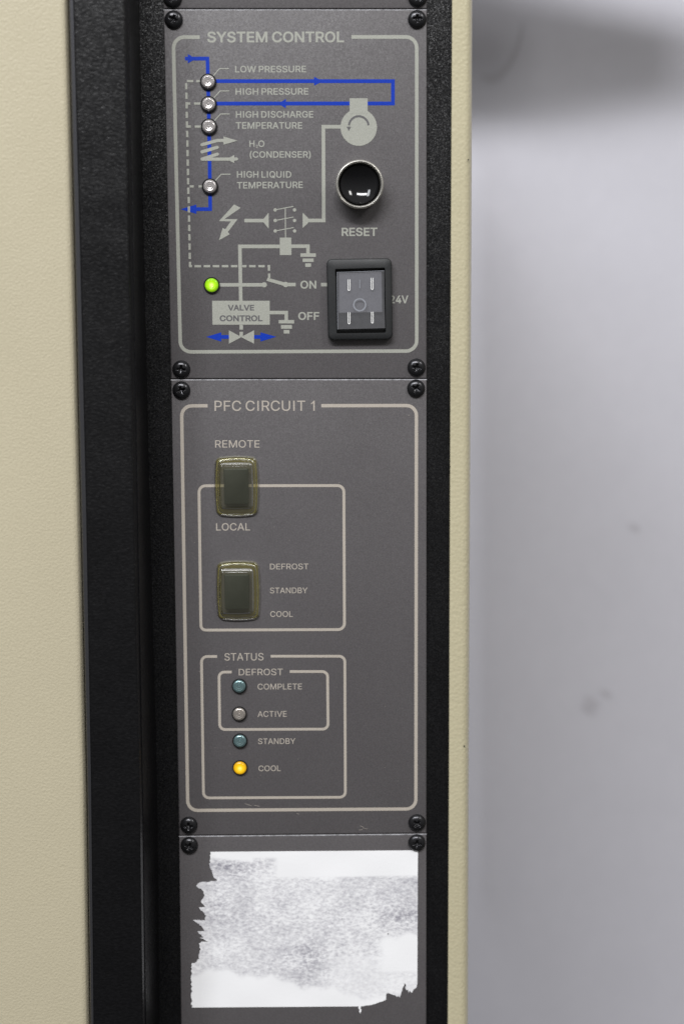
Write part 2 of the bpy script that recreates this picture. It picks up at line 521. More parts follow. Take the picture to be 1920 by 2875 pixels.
# letter outlines, sans-serif capitals, 509 units high: character -> [advance, [outline, ...]]
GLYPH = {
    'A': (480,(((16,0),(201,509),(276,509),(463,0),(395,0),(287,302),(264,372),(232,478),(245,478),(213,371),(191,302),(85,0)),((110,142),(110,199),(370,199),(370,142)))),
    'B': (456,(((60,0),(60,509),(241,509),(289,504),(329,491),(359,469),(381,442),(394,410),(398,374),(395,344),(387,320),(356,286),(315,267),(315,262),(339,257),(363,245),(385,227),(402,203),(414,173),(418,136),(413,100),(400,67),(377,39),(344,18),(301,4),(247,0)),((125,57),(245,57),(296,63),(330,80),(349,105),(355,137),(352,161),(342,184),(327,203),(306,218),(279,228),(248,231),(125,231)),((125,285),(238,285),(288,296),(308,309),(323,326),(333,348),(336,372),(330,403),(313,429),(283,446),(240,452),(125,452)))),
    'C': (510,(((267,-7),(235,-5),(205,1),(177,11),(150,25),(126,42),(104,63),(86,88),(70,115),(57,146),(48,179),(42,215),(40,254),(42,293),(48,329),(57,362),(70,393),(86,421),(104,445),(126,466),(150,484),(177,498),(205,508),(235,514),(267,516),(340,504),(373,490),(402,471),(427,447),(448,418),(463,385),(473,348),(408,348),(389,395),(357,428),(315,449),(267,456),(223,450),(184,432),(150,403),(125,364),(109,314),(103,254),(109,194),(125,145),(151,105),(184,76),(223,59),(267,53),(315,60),(357,81),(389,114),(408,160),(473,160),(463,124),(448,91),(428,62),(402,38),(373,19),(341,5),(305,-4)),)),
    'D': (502,(((219,0),(96,0),(96,57),(215,57),(272,63),(318,81),(354,110),(379,149),(394,198),(399,255),(394,312),(379,361),(354,399),(320,428),(275,446),(221,452),(93,452),(93,509),(225,509),(261,507),(294,501),(325,492),(353,478),(399,441),(433,391),(446,361),(455,329),(460,293),(462,255),(460,217),(455,181),(446,149),(433,119),(417,92),(398,68),(376,48),(351,31),(322,17),(291,8),(256,2)),((125,509),(125,0),(60,0),(60,509)))),
    'E': (419,(((60,0),(60,509),(372,509),(372,452),(125,452),(125,286),(355,286),(355,229),(125,229),(125,57),(375,57),(375,0)),)),
    'F': (410,(((60,0),(60,509),(369,509),(369,452),(125,452),(125,278),(346,278),(346,221),(125,221),(125,0)),)),
    'G': (520,(((269,-7),(236,-5),(205,1),(176,11),(149,25),(125,43),(104,64),(85,88),(69,116),(57,146),(47,179),(42,215),(40,254),(42,293),(47,329),(57,362),(69,393),(85,421),(103,445),(125,466),(149,484),(175,498),(203,508),(233,514),(265,516),(304,513),(340,504),(374,489),(403,469),(429,445),(449,416),(465,384),(474,349),(408,349),(387,393),(356,427),(315,448),(265,456),(222,450),(183,432),(150,404),(125,364),(109,314),(103,254),(109,194),(125,145),(151,105),(184,76),(224,59),(269,53),(309,57),(345,71),(374,93),(396,123),(410,160),(415,202),(434,199),(283,199),(283,256),(478,256),(478,200),(471,141),(451,91),(419,50),(377,19),(326,0)),)),
    'H': (517,(((60,0),(60,509),(125,509),(125,289),(392,289),(392,509),(457,509),(457,0),(392,0),(392,232),(125,232),(125,0)),)),
    'I': (243,(((89,0),(89,509),(154,509),(154,0)),)),
    'L': (393,(((60,0),(60,509),(125,509),(125,57),(361,57),(361,0)),)),
    'M': (628,(((60,0),(60,509),(152,509),(277,187),(287,159),(299,123),(311,84),(322,49),(307,49),(318,83),(330,121),(342,158),(352,187),(476,509),(568,509),(568,0),(504,0),(504,291),(504,327),(505,369),(506,413),(507,457),(513,457),(498,409),(482,363),(467,322),(456,291),(342,0),(286,0),(170,291),(159,321),(145,361),(129,408),(112,457),(119,457),(120,416),(121,372),(122,328),(122,291),(122,0)),)),
    'N': (523,(((60,0),(60,509),(136,509),(343,183),(363,151),(388,107),(414,55),(405,54),(401,108),(399,157),(399,195),(399,509),(463,509),(463,0),(387,0),(202,290),(177,331),(148,381),(108,452),(119,454),(122,384),(124,328),(125,291),(125,0)),)),
    'O': (533,(((267,-7),(235,-5),(205,1),(177,11),(150,25),(126,42),(105,63),(86,88),(70,115),(57,146),(48,179),(42,215),(40,254),(42,293),(48,329),(57,362),(70,393),(86,421),(105,445),(126,466),(150,484),(177,498),(205,508),(235,514),(267,516),(299,514),(329,508),(357,498),(384,484),(408,466),(429,445),(448,421),(464,393),(477,362),(486,329),(491,293),(493,254),(491,215),(486,179),(477,146),(464,115),(448,88),(429,63),(408,42),(384,25),(357,11),(329,1),(299,-5)),((267,53),(310,59),(349,76),(383,105),(408,144),(425,194),(430,254),(425,314),(408,365),(383,404),(349,433),(310,450),(267,456),(223,450),(184,433),(151,404),(125,364),(109,314),(103,254),(109,194),(125,144),(151,105),(184,76),(223,59)))),
    'P': (445,(((60,0),(60,509),(235,509),(289,503),(332,487),(366,462),(390,430),(404,391),(409,348),(404,304),(390,265),(366,233),(332,207),(289,191),(235,186),(109,186),(109,242),(233,242),(269,246),(297,256),(318,272),(333,294),(342,319),(344,348),(342,376),(333,402),(318,423),(297,439),(268,449),(232,452),(125,452),(125,0)),)),
    'Q': (533,(((245,159),(313,159),(369,85),(384,65),(468,-48),(401,-48),(346,27),(331,46)),((267,-7),(235,-5),(205,1),(177,11),(150,25),(126,42),(105,63),(86,88),(70,115),(57,146),(48,179),(42,215),(40,254),(42,293),(48,329),(57,362),(70,393),(86,421),(105,445),(126,466),(150,484),(177,498),(205,508),(235,514),(267,516),(299,514),(329,508),(357,498),(384,484),(408,466),(429,445),(448,421),(464,393),(477,362),(486,329),(491,293),(493,254),(491,215),(486,179),(477,146),(464,115),(448,88),(429,63),(408,42),(384,25),(357,11),(329,1),(299,-5)),((267,53),(310,59),(349,76),(383,105),(408,144),(425,194),(430,254),(425,314),(408,365),(383,404),(349,433),(310,450),(267,456),(223,450),(184,433),(151,404),(125,364),(109,314),(103,254),(109,194),(125,144),(151,105),(184,76),(223,59)))),
    'R': (449,(((60,0),(60,509),(236,509),(290,504),(333,489),(367,465),(390,433),(405,395),(409,352),(405,309),(390,271),(367,240),(333,217),(289,203),(236,198),(96,198),(96,255),(234,255),(269,258),(298,267),(319,281),(334,300),(342,324),(345,352),(342,380),(334,405),(319,425),(298,440),(269,449),(233,452),(125,452),(125,0)),((353,0),(230,229),(303,229),(428,0)))),
    'S': (447,(((224,-9),(172,-4),(128,9),(91,31),(64,60),(46,96),(38,137),(104,137),(110,110),(123,88),(142,71),(166,59),(224,49),(257,52),(286,60),(311,74),(329,92),(341,114),(346,139),(342,161),(332,179),(296,205),(245,222),(184,239),(128,260),(86,289),(60,326),(52,372),(58,413),(75,448),(102,476),(138,498),(180,511),(227,516),(275,511),(316,498),(351,476),(377,449),(394,415),(401,378),(337,378),(326,412),(302,437),(267,453),(225,459),(194,456),(167,448),(145,435),(129,418),(118,398),(115,376),(119,352),(131,334),(169,308),(212,293),(264,279),(312,264),(359,238),(395,198),(405,171),(408,139),(403,99),(386,64),(360,34),(323,11),(278,-4)),)),
    'T': (449,(((32,452),(32,509),(417,509),(417,452),(257,452),(257,0),(193,0),(193,452)),)),
    'U': (517,(((259,-8),(203,-2),(154,15),(114,43),(85,80),(66,124),(60,173),(60,509),(124,509),(124,178),(128,144),(141,113),(160,87),(187,68),(220,56),(259,52),(298,56),(331,68),(357,87),(377,113),(389,144),(393,178),(393,509),(457,509),(457,173),(451,124),(433,80),(403,43),(363,15),(315,-2)),)),
    'V': (480,(((204,0),(16,509),(84,509),(192,206),(215,137),(248,31),(235,31),(267,138),(290,206),(395,509),(463,509),(278,0)),)),
    'W': (686,(((155,0),(16,509),(82,509),(163,196),(175,145),(187,94),(197,40),(189,40),(200,94),(211,145),(224,196),(306,509),(380,509),(462,196),(474,145),(486,94),(497,40),(488,40),(499,94),(510,145),(523,196),(603,509),(670,509),(530,0),(455,0),(368,323),(351,391),(336,475),(350,475),(335,395),(318,323),(230,0)),)),
    'Y': (472,(((203,0),(203,208),(16,509),(91,509),(192,344),(222,292),(250,230),(224,230),(251,293),(280,344),(381,509),(455,509),(268,208),(268,0)),)),
    '1': (400,(((276,509),(276,0),(214,0),(214,398),(182,370),(108,328),(108,388),(170,425),(232,509)),)),
    '2': (453,(((64,0),(64,47),(234,229),(282,282),(311,327),(320,371),(317,397),(308,419),(293,436),(273,449),(224,460),(196,457),(172,447),(153,433),(139,413),(130,390),(127,362),(66,362),(71,405),(86,442),(111,473),(143,496),(182,511),(225,516),(268,511),(306,497),(337,474),(361,445),(376,411),(381,372),(371,318),(336,259),(267,180),(153,60),(389,57),(389,0)),)),
    '4': (453,(((40,105),(40,158),(247,509),(311,509),(109,166),(413,163),(413,105)),((282,0),(282,121),(282,146),(282,318),(343,318),(343,0)))),
    '(': (273,(((89,207),(101,324),(132,441),(177,539),(236,539),(191,428),(161,313),(151,207),(160,115),(188,16),(236,-96),(177,-96),(156,-59),(139,-21),(124,16),(111,55),(102,93),(95,131),(90,169)),)),
    ')': (273,(((37,-96),(86,18),(113,116),(122,207),(112,313),(82,428),(37,539),(97,539),(142,441),(173,323),(184,207),(183,168),(178,130),(171,92),(161,53),(149,15),(134,-22),(117,-59),(97,-96)),)),
}


def area2(p):
    return sum(p[i - 1][0] * p[i][1] - p[i][0] * p[i - 1][1] for i in range(len(p))) / 2


def fatten(poly, d):
    n = len(poly)
    s = 1.0 if area2(poly) > 0 else -1.0
    out = []
    for i in range(n):
        a, b, c = Vector(poly[i - 1]), Vector(poly[i]), Vector(poly[(i + 1) % n])
        d1, d2 = (b - a).normalized(), (c - b).normalized()
        n1, n2 = Vector((d1.y, -d1.x)) * s, Vector((d2.y, -d2.x)) * s
        m = n1 + n2
        m = m / max(m.length_squared, 0.6) * 2
        out.append(tuple(b + m * d))
    return out


FILLED = {}


def glyph_fill(ch, grow):
    """outer outlines grown, counters shrunk, filled by non-zero winding"""
    if (ch, grow) in FILLED:
        return FILLED[(ch, grow)]
    outl = GLYPH[ch][1]
    big = max(outl, key=lambda o: abs(area2(o)))
    sgn = area2(big) > 0
    rings = [fatten(o, grow if (area2(o) > 0) == sgn else -grow) for o in outl]
    vs, es = [], []
    for r_ in rings:
        b0 = len(vs)
        vs += [Vector(p) for p in r_]
        es += [(b0 + i, b0 + (i + 1) % len(r_)) for i in range(len(r_))]
    res = delaunay_2d_cdt(vs, es, [], 0, 1e-3)

    def winding(p):
        w_ = 0
        for r_ in rings:
            for i in range(len(r_)):
                a, b = r_[i - 1], r_[i]
                if (a[1] > p[1]) != (b[1] > p[1]):
                    if p[0] < (b[0] - a[0]) * (p[1] - a[1]) / (b[1] - a[1]) + a[0]:
                        w_ += 1 if b[1] > a[1] else -1
        return w_
    fs = [f for f in res[2] if winding(sum((res[0][i] for i in f), Vector((0, 0))) / len(f)) != 0]
    FILLED[(ch, grow)] = ([tuple(v) for v in res[0]], [tuple(f) for f in fs])
    return FILLED[(ch, grow)]


def lettering(word, mat, a, b, cap, weight, parent, lay):
    """one word or line set from a (start of the baseline) to b (its end)"""
    grow = {0: 3.0, 1: 13.0, 2: 20.0, 3: 27.0}[int(weight)]
    x = 0.0
    V, F = [], []
    for ch in word:
        if ch == ' ':
            x += 145
            continue
        adv, outl = GLYPH[ch]
        fv, ft = glyph_fill(ch, grow)
        base = len(V)
        V += [(p[0] + x, p[1]) for p in fv]
        F += [tuple(base + i for i in t) for t in ft]
        x += adv + (4 if weight else 0)
    x0, x1 = min(v[0] for v in V), max(v[0] for v in V)
    A, B = Vector(a), Vector(b)
    ex = (B - A) / (x1 - x0)
    ey = Vector((-(B - A).y, (B - A).x)).normalized() * cap / (509 + 2 * grow)
    pts = [A + ex * (v[0] - x0) + ey * (v[1] + grow) for v in V]
    o = flat("lettering", mat, pts, F, parent, lay)
    o['label'] = "printed word " + word if mat != 'dark' else "grey word " + word + " inside the pale box"
    return o


def draw(parent, items):
    for it in items:
        k = it[0]
        if k == 'line':
            _, name, mat, pts, w_, rad, closed, cap, lay = it
            R_ = rounded(pts, rad, closed) if rad else [Vector(p) for p in pts]
            V, F = ribbon(R_, w_, closed, cap)
            if cap:     # a round-ended stroke: body first, the end discs behind it
                pass
            flat(name, mat, V, F, parent, lay)
        elif k == 'poly':
            _, name, mat, pts, lay = it
            F = tessellate_polygon([[Vector((p[0], p[1], 0)) for p in pts]])
            flat(name, mat, pts, F, parent, lay)
        elif k == 'disc':
            _, name, mat, c, r_, lay = it
            pts = [(c[0] + r_ * math.cos(2 * math.pi * i / 40), c[1] + r_ * math.sin(2 * math.pi * i / 40)) for i in range(40)]
            flat(name, mat, pts, [tuple(range(40))], parent, lay)
        elif k == 'text':
            _, word, mat, a, b, cap, wt, lay = it
            lettering(word, mat, a, b, cap, wt, parent, lay)


# ---------------------------------------------------------------- survey, millimetres
DOOR = [
    (((-126.26, 23.41), (-126.63, -4.58), (-128.19, -122.48), (-130.03, -244.77), (-132.38, -390.26), (-135.54, -518.04), (-136.37, -551.95)), -38),
    (((-45.9, 23.33), (-45.92, -4.71), (-46.0, -122.82), (-46.3, -245.36), (-46.83, -391.15), (-48.38, -519.19), (-48.8, -553.18)), -38),
    (((-44.0, 23.56), (-44.01, -4.52), (-44.05, -122.77), (-44.32, -245.45), (-44.8, -391.41), (-46.31, -519.61), (-46.71, -553.63)), -37.2),
    (((-42.92, 24.04), (-42.93, -4.1), (-42.95, -122.64), (-43.19, -245.63), (-43.64, -391.94), (-45.13, -520.45), (-45.52, -554.56)), -35.5),
    (((-42.57, 24.89), (-42.58, -3.37), (-42.58, -122.42), (-42.8, -245.92), (-43.24, -392.85), (-44.72, -521.91), (-45.11, -556.16)), -32.5),
    (((-44.5, 28.44), (-44.5, -0.32), (-44.5, -121.46), (-44.73, -247.12), (-45.16, -396.64), (-46.67, -527.95), (-47.07, -562.81)), -20),
]
LIP = [
    (((-44.34, 27.87), (-44.34, -0.81), (-44.35, -121.61), (-44.57, -246.93), (-45.01, -396.03), (-46.51, -526.98), (-46.91, -561.74)), -22),
    (((-41.24, 23.08), (-41.24, -4.94), (-41.25, -122.91), (-41.46, -245.31), (-41.88, -390.92), (-43.35, -518.82), (-43.73, -552.77)), -38.9),
    (((-40.74, 22.79), (-40.74, -5.18), (-40.73, -122.99), (-40.94, -245.21), (-41.35, -390.62), (-42.81, -518.34), (-43.19, -552.24)), -39.9),
    (((-39.37, 22.66), (-39.3, -5.29), (-39.01, -123.03), (-39.15, -245.18), (-40.11, -390.5), (-41.9, -518.14), (-42.38, -552.01)), -40.35),
    (((-39.12, 22.68), (-39.05, -5.28), (-38.76, -123.03), (-38.9, -245.19), (-39.84, -390.52), (-41.64, -518.16), (-42.11, -552.04)), -40.3),
]
TRIM = [
    (((-39.12, 22.68), (-39.05, -5.28), (-38.76, -123.03), (-38.9, -245.19), (-39.84, -390.52), (-41.64, -518.16), (-42.11, -552.04)), -40.3),
    (((-38.9, 22.73), (-38.83, -5.23), (-38.53, -123.01), (-38.66, -245.21), (-39.61, -390.58), (-41.4, -518.26), (-41.87, -552.15)), -40.1),
    (((-38.51, 22.65), (-38.44, -5.31), (-38.14, -123.04), (-38.26, -245.18), (-39.2, -390.49), (-40.98, -518.12), (-41.45, -552.0)), -40.4),
    (((-15.19, 22.63), (-15.3, -5.34), (-15.78, -123.13), (-15.93, -245.34), (-15.93, -390.73), (-16.9, -518.44), (-17.16, -552.34)), -40.4),
    (((-14.56, 22.74), (-14.67, -5.24), (-15.14, -123.11), (-15.28, -245.38), (-15.26, -390.86), (-16.22, -518.64), (-16.48, -552.56)), -40),
    (((-14.06, 23.14), (-14.17, -4.9), (-14.63, -123.0), (-14.75, -245.52), (-14.72, -391.29), (-15.67, -519.33), (-15.92, -553.32)), -38.6),
    (((-13.23, 23.45), (-13.25, -4.64), (-13.35, -122.92), (-13.8, -245.64), (-14.28, -391.63), (-15.22, -519.87), (-15.47, -553.91)), -37.5),
    (((-12.91, 23.42), (-12.93, -4.66), (-13.02, -122.93), (-13.46, -245.63), (-13.94, -391.61), (-14.88, -519.83), (-15.13, -553.86)), -37.6),
    (((-12.84, 23.87), (-12.86, -4.27), (-12.94, -122.81), (-13.38, -245.79), (-13.86, -392.09), (-14.79, -520.61), (-15.04, -554.72)), -36),
    (((-12.76, 33.51), (-12.8, 4.01), (-12.99, -120.22), (-12.62, -249.1), (-11.67, -402.45), (-12.92, -537.14), (-13.25, -572.89)), -2),
    (((-12.57, 34.76), (-12.61, 5.08), (-12.79, -119.88), (-12.41, -249.53), (-11.43, -403.79), (-12.67, -539.28), (-13.0, -575.24)), 2.4),
]
FRAME = [
    ((-14.74, 34.79), (-14.79, 5.11), (-15.01, -119.86), (-14.67, -249.53), (-13.74, -403.8), (-15.02, -539.3), (-15.36, -575.26)),
    ((150.17, 34.64), (150.18, 4.86), (150.23, -120.56), (150.09, -250.68), (149.63, -405.49), (149.26, -541.47), (149.16, -577.56)),
]
POST = [
    (((146.26, 34.67), (146.19, 4.89), (145.89, -120.54), (145.76, -250.66), (145.59, -405.48), (145.34, -541.47), (145.27, -577.56)), 2.6),
    (((146.07, 34.07), (146.0, 4.38), (145.69, -120.7), (145.57, -250.46), (145.39, -404.84), (145.15, -540.45), (145.08, -576.44)), 0.5),
    (((146.38, 33.93), (146.31, 4.25), (146.02, -120.74), (145.9, -250.41), (145.73, -404.69), (145.49, -540.21), (145.43, -576.18)), 0),
    (((152.27, 33.93), (152.3, 4.24), (152.39, -120.76), (152.11, -250.45), (151.88, -404.75), (151.96, -540.29), (151.98, -576.27)), 0),
    (((154.13, 34.07), (154.16, 4.36), (154.29, -120.73), (154.04, -250.52), (153.86, -404.92), (153.97, -540.56), (154.0, -576.56)), 0.5),
    (((155.55, 34.49), (155.59, 4.73), (155.74, -120.62), (155.52, -250.67), (155.36, -405.39), (155.5, -541.31), (155.53, -577.39)), 2.0),
    (((156.5, 35.2), (156.54, 5.33), (156.71, -120.44), (156.5, -250.92), (156.36, -406.16), (156.51, -542.54), (156.55, -578.74)), 4.5),
    (((157.09, 36.19), (157.13, 6.19), (157.3, -120.17), (157.09, -251.27), (156.96, -407.24), (157.11, -544.25), (157.15, -580.61)), 8),
]
PLATES = [
    ((-0.33, 34.06), (133.24, 33.94), (133.27, -0.02), (-0.3, 0.2)),
    ((-0.23, 0.06), (133.27, -0.16), (133.34, -187.27), (0.14, -186.67)),
    ((0.17, -186.85), (133.34, -187.46), (133.46, -432.13), (-0.01, -431.98)),
    ((-0.01, -432.18), (133.46, -432.33), (133.48, -576.01), (-1.04, -574.13)),
]
# panel, x, z, turn of the cross slot in degrees
SCREWS = [
    (0, 4.47, 5.05, 20),
    (0, 128.47, 5.21, 50),
    (1, 4.83, -5.26, 25),
    (1, 128.29, -5.3, 0),
    (1, 5.62, -181.78, 5),
    (1, 127.95, -181.53, 12),
    (2, 5.47, -192.63, -20),
    (2, 127.76, -192.44, 30),
    (2, 5.38, -426.21, 2),
    (2, 128.27, -426.16, 40),
    (3, 5.46, -437.37, 28),
    (3, 128.17, -437.3, 5),
]
LAMPS = [
    (1, 'clear', 21.84, -36.13),
    (1, 'clear', 21.95, -47.28),
    (1, 'clear', 21.96, -58.47),
    (1, 'clear', 22.01, -88.51),
    (1, 'green', 22.11, -138.54),
    (2, 'teal', 33.56, -349.96),
    (2, 'clear2', 33.36, -365.1),
    (2, 'teal', 33.54, -379.82),
    (2, 'yellow', 33.4, -394.52),
]
PRINT1 = [
    ('line', 'border_line', 'ink', ((17.87, -13.83), (4.5, -13.81), (4.9, -94.85), (5.35, -172.75), (128.1, -172.95), (128.08, -13.96), (94.87, -13.89)), 1.81, 5.44, False, False, 0),
    ('text', 'SYSTEM CONTROL', 'ink', (21.65, -16.49), (91.12, -16.55), 5.35, 2.0, 0),
    ('text', 'LOW PRESSURE', 'ink', (35.62, -31.37), (71.75, -31.35), 3.27, 1, 0),
    ('text', 'HIGH PRESSURE', 'ink', (35.71, -42.48), (72.81, -42.51), 3.28, 1, 0),
    ('text', 'HIGH DISCHARGE', 'ink', (35.69, -53.9), (75.26, -53.96), 3.28, 1, 0),
    ('text', 'TEMPERATURE', 'ink', (35.62, -59.4), (69.53, -59.5), 3.29, 1, 0),
    ('text', 'H', 'ink', (42.43, -68.53), (45.04, -68.53), 3.22, 1, 0),
    ('text', '2', 'ink', (45.73, -69.04), (46.75, -69.04), 1.55, 2, 0),
    ('text', 'O', 'ink', (46.99, -68.54), (50.11, -68.55), 3.22, 1, 0),
    ('text', '(CONDENSER)', 'ink', (42.5, -73.96), (73.77, -74.03), 3.22, 1, 0),
    ('text', 'HIGH LIQUID', 'ink', (35.85, -83.99), (63.71, -84.09), 3.3, 1, 0),
    ('text', 'TEMPERATURE', 'ink', (35.78, -89.49), (69.58, -89.32), 3.3, 1, 0),
    ('text', 'RESET', 'ink', (89.38, -113.75), (107.76, -113.76), 4.23, 2.0, 0),
    ('text', 'ON', 'ink', (67.87, -140.5), (76.13, -140.54), 4.06, 2.0, 0),
    ('text', 'OFF', 'ink', (66.63, -156.58), (77.55, -156.63), 4.07, 2.0, 0),
    ('text', '24V', 'ink', (114.11, -148.3), (123.75, -148.35), 4.07, 2.0, 0),
    ('text', 'VALVE', 'dark', (30.22, -151.58), (43.83, -151.64), 2.96, 3, 3),
    ('text', 'CONTROL', 'dark', (25.95, -157.07), (48.1, -157.18), 3.06, 3, 3),
    ('line', 'refrigerant_line', 'blue', ((10.21, -24.42), (21.62, -24.45), (21.77, -35.94), (21.89, -58.31), (21.94, -88.39), (21.88, -99.82), (14.08, -99.79)), 1.85, 0.0, False, False, 0),
    ('poly', 'flow_arrow', 'blue', ((11.73, -22.18), (11.65, -26.77), (15.71, -24.48)), 1),
    ('poly', 'flow_arrow', 'blue', ((14.81, -97.5), (14.74, -102.14), (6.7, -99.77)), 1),
    ('line', 'refrigerant_line', 'blue', ((23.3, -35.63), (115.95, -35.86), (115.93, -46.99), (23.13, -46.8)), 1.86, 0.0, False, False, 0),
    ('poly', 'flow_arrow', 'blue', ((75.77, -33.59), (75.74, -37.99), (80.16, -35.83)), 1),
    ('poly', 'flow_arrow', 'blue', ((61.29, -44.54), (61.24, -49.25), (57.59, -47.02)), 1),
    ('poly', 'valve_arrow', 'blue', ((18.8, -165.08), (26.67, -162.78), (26.65, -164.19), (30.61, -164.21), (30.58, -166.08), (26.62, -166.06), (26.6, -167.52)), 0),
    ('poly', 'valve_arrow', 'blue', ((55.09, -165.18), (46.99, -162.89), (46.98, -164.29), (43.63, -164.28), (43.61, -166.15), (46.96, -166.17), (46.94, -167.62)), 0),
    ('line', 'dash', 'ink', ((10.65, -36.59), (10.66, -39.75)), 1.16, 0.0, False, False, 2),
    ('line', 'dash', 'ink', ((10.67, -41.33), (10.68, -44.5)), 1.17, 0.0, False, False, 2),
    ('line', 'dash', 'ink', ((10.68, -46.08), (10.69, -49.25)), 1.17, 0.0, False, False, 2),
    ('line', 'dash', 'ink', ((10.7, -50.84), (10.7, -54.01)), 1.17, 0.0, False, False, 2),
    ('line', 'dash', 'ink', ((10.71, -55.6), (10.72, -58.78)), 1.17, 0.0, False, False, 2),
    ('line', 'dash', 'ink', ((10.72, -60.37), (10.73, -63.56)), 1.17, 0.0, False, False, 2),
    ('line', 'dash', 'ink', ((10.74, -65.15), (10.75, -68.34)), 1.17, 0.0, False, False, 2),
    ('line', 'dash', 'ink', ((10.75, -69.93), (10.76, -73.12)), 1.17, 0.0, False, False, 2),
    ('line', 'dash', 'ink', ((10.77, -74.72), (10.78, -77.92)), 1.17, 0.0, False, False, 2),
    ('line', 'dash', 'ink', ((10.78, -79.43), (10.79, -82.63)), 1.17, 0.0, False, False, 2),
    ('line', 'dash', 'ink', ((10.79, -84.09), (10.8, -87.3)), 1.17, 0.0, False, False, 2),
    ('line', 'dash', 'ink', ((10.81, -88.9), (10.82, -92.11)), 1.17, 0.0, False, False, 2),
    ('line', 'dash', 'ink', ((10.96, -93.58), (10.96, -96.79)), 1.17, 0.0, False, False, 2),
    ('line', 'dash', 'ink', ((10.97, -98.31), (10.97, -101.53)), 1.18, 0.0, False, False, 2),
    ('line', 'dash', 'ink', ((10.97, -103.0), (10.98, -106.22)), 1.18, 0.0, False, False, 2),
    ('line', 'dash', 'ink', ((10.98, -107.75), (10.98, -110.97)), 1.18, 0.0, False, False, 2),
    ('line', 'dash', 'ink', ((10.99, -112.45), (10.99, -115.68)), 1.18, 0.0, False, False, 2),
    ('line', 'dash', 'ink', ((10.99, -117.16), (11.0, -120.4)), 1.18, 0.0, False, False, 2),
    ('line', 'dash', 'ink', ((11.0, -121.88), (11.0, -125.12)), 1.18, 0.0, False, False, 2),
    ('line', 'dash', 'ink', ((11.06, -126.55), (11.07, -128.78), (12.15, -128.78)), 1.18, 0.0, False, False, 2),
    ('line', 'dash', 'ink', ((13.37, -128.79), (16.74, -128.8)), 1.18, 0.0, False, False, 2),
    ('line', 'dash', 'ink', ((18.06, -128.81), (21.43, -128.83)), 1.18, 0.0, False, False, 2),
    ('line', 'dash', 'ink', ((22.75, -128.83), (26.12, -128.85)), 1.18, 0.0, False, False, 2),
    ('line', 'dash', 'ink', ((27.44, -128.85), (30.82, -128.87)), 1.18, 0.0, False, False, 2),
    ('line', 'dash', 'ink', ((32.13, -128.87), (35.51, -128.89)), 1.18, 0.0, False, False, 2),
    ('line', 'dash', 'ink', ((38.0, -128.9), (40.16, -128.91)), 1.18, 0.0, False, False, 2),
    ('line', 'dash', 'ink', ((41.52, -128.91), (44.9, -128.93)), 1.18, 0.0, False, False, 2),
    ('line', 'dash', 'ink', ((46.21, -128.93), (49.59, -128.95)), 1.18, 0.0, False, False, 2),
    ('line', 'dash', 'ink', ((51.0, -128.96), (51.75, -128.96), (51.73, -131.28)), 1.18, 0.0, False, False, 2),
    ('line', 'dash', 'ink', ((51.81, -132.67), (51.83, -135.0)), 1.18, 0.0, False, False, 2),
    ('line', 'dash', 'ink', ((11.04, -35.6), (14.28, -35.61)), 1.16, 0.0, False, False, 2),
    ('line', 'dash', 'ink', ((15.76, -35.61), (18.21, -35.62)), 1.16, 0.0, False, False, 2),
    ('line', 'dash', 'ink', ((10.62, -46.76), (12.56, -46.77)), 1.17, 0.0, False, False, 2),
    ('line', 'dash', 'ink', ((14.46, -46.77), (18.5, -46.78)), 1.17, 0.0, False, False, 2),
    ('line', 'dash', 'ink', ((10.66, -58.24), (12.74, -58.24)), 1.17, 0.0, False, False, 2),
    ('line', 'dash', 'ink', ((14.69, -58.25), (18.31, -58.26)), 1.17, 0.0, False, False, 2),
    ('line', 'dash', 'ink', ((11.54, -88.31), (13.64, -88.31)), 1.17, 0.0, False, False, 2),
    ('line', 'dash', 'ink', ((16.11, -88.32), (18.53, -88.33)), 1.17, 0.0, False, False, 2),
    ('line', 'leader_line', 'ink', ((23.79, -33.78), (27.69, -29.5), (32.5, -29.52)), 0.51, 0.0, False, False, 2),
    ('line', 'leader_line', 'ink', ((24.0, -44.62), (27.86, -40.56), (32.49, -40.57)), 0.51, 0.0, False, False, 2),
    ('line', 'leader_line', 'ink', ((24.01, -56.09), (27.92, -52.02), (32.56, -52.03)), 0.51, 0.0, False, False, 2),
    ('line', 'leader_line', 'ink', ((24.16, -86.06), (27.81, -82.23), (32.61, -82.24)), 0.51, 0.0, False, False, 2),
    ('line', 'condenser_symbol', 'ink', ((18.17, -67.36), (26.1, -65.24), (29.36, -65.25)), 1.61, 0.0, False, True, 2),
    ('poly', 'condenser_arrow', 'ink', ((29.25, -63.29), (29.19, -67.35), (36.47, -65.41)), 3),
    ('line', 'condenser_symbol', 'ink', ((18.11, -70.96), (25.96, -68.66)), 1.61, 0.0, False, True, 2),
    ('line', 'condenser_symbol', 'ink', ((26.0, -72.12), (18.05, -74.61)), 1.61, 0.0, False, True, 2),
    ('line', 'condenser_symbol', 'ink', ((18.05, -74.61), (31.09, -74.65), (35.74, -74.57)), 1.61, 0.0, False, True, 4),
    ('poly', 'condenser_arrow', 'ink', ((30.62, -74.69), (34.61, -72.52), (34.55, -76.63)), 3),
    ('disc', 'compressor_symbol', 'ink', (98.4, -58.87), 9.33, 2),
    ('poly', 'compressor_neck', 'ink', ((93.81, -44.33), (103.0, -44.36), (102.97, -51.91), (93.78, -51.88)), 3),
    ('line', 'rotation_arrow', 'dark', ((103.41, -57.86), (103.16, -56.66), (102.62, -55.56), (101.82, -54.63), (100.81, -53.92), (99.66, -53.47), (98.43, -53.31), (97.2, -53.46), (96.04, -53.9), (95.03, -54.61), (94.22, -55.54), (93.67, -56.64), (93.4, -57.83)), 1.02, 0.0, False, False, 4),
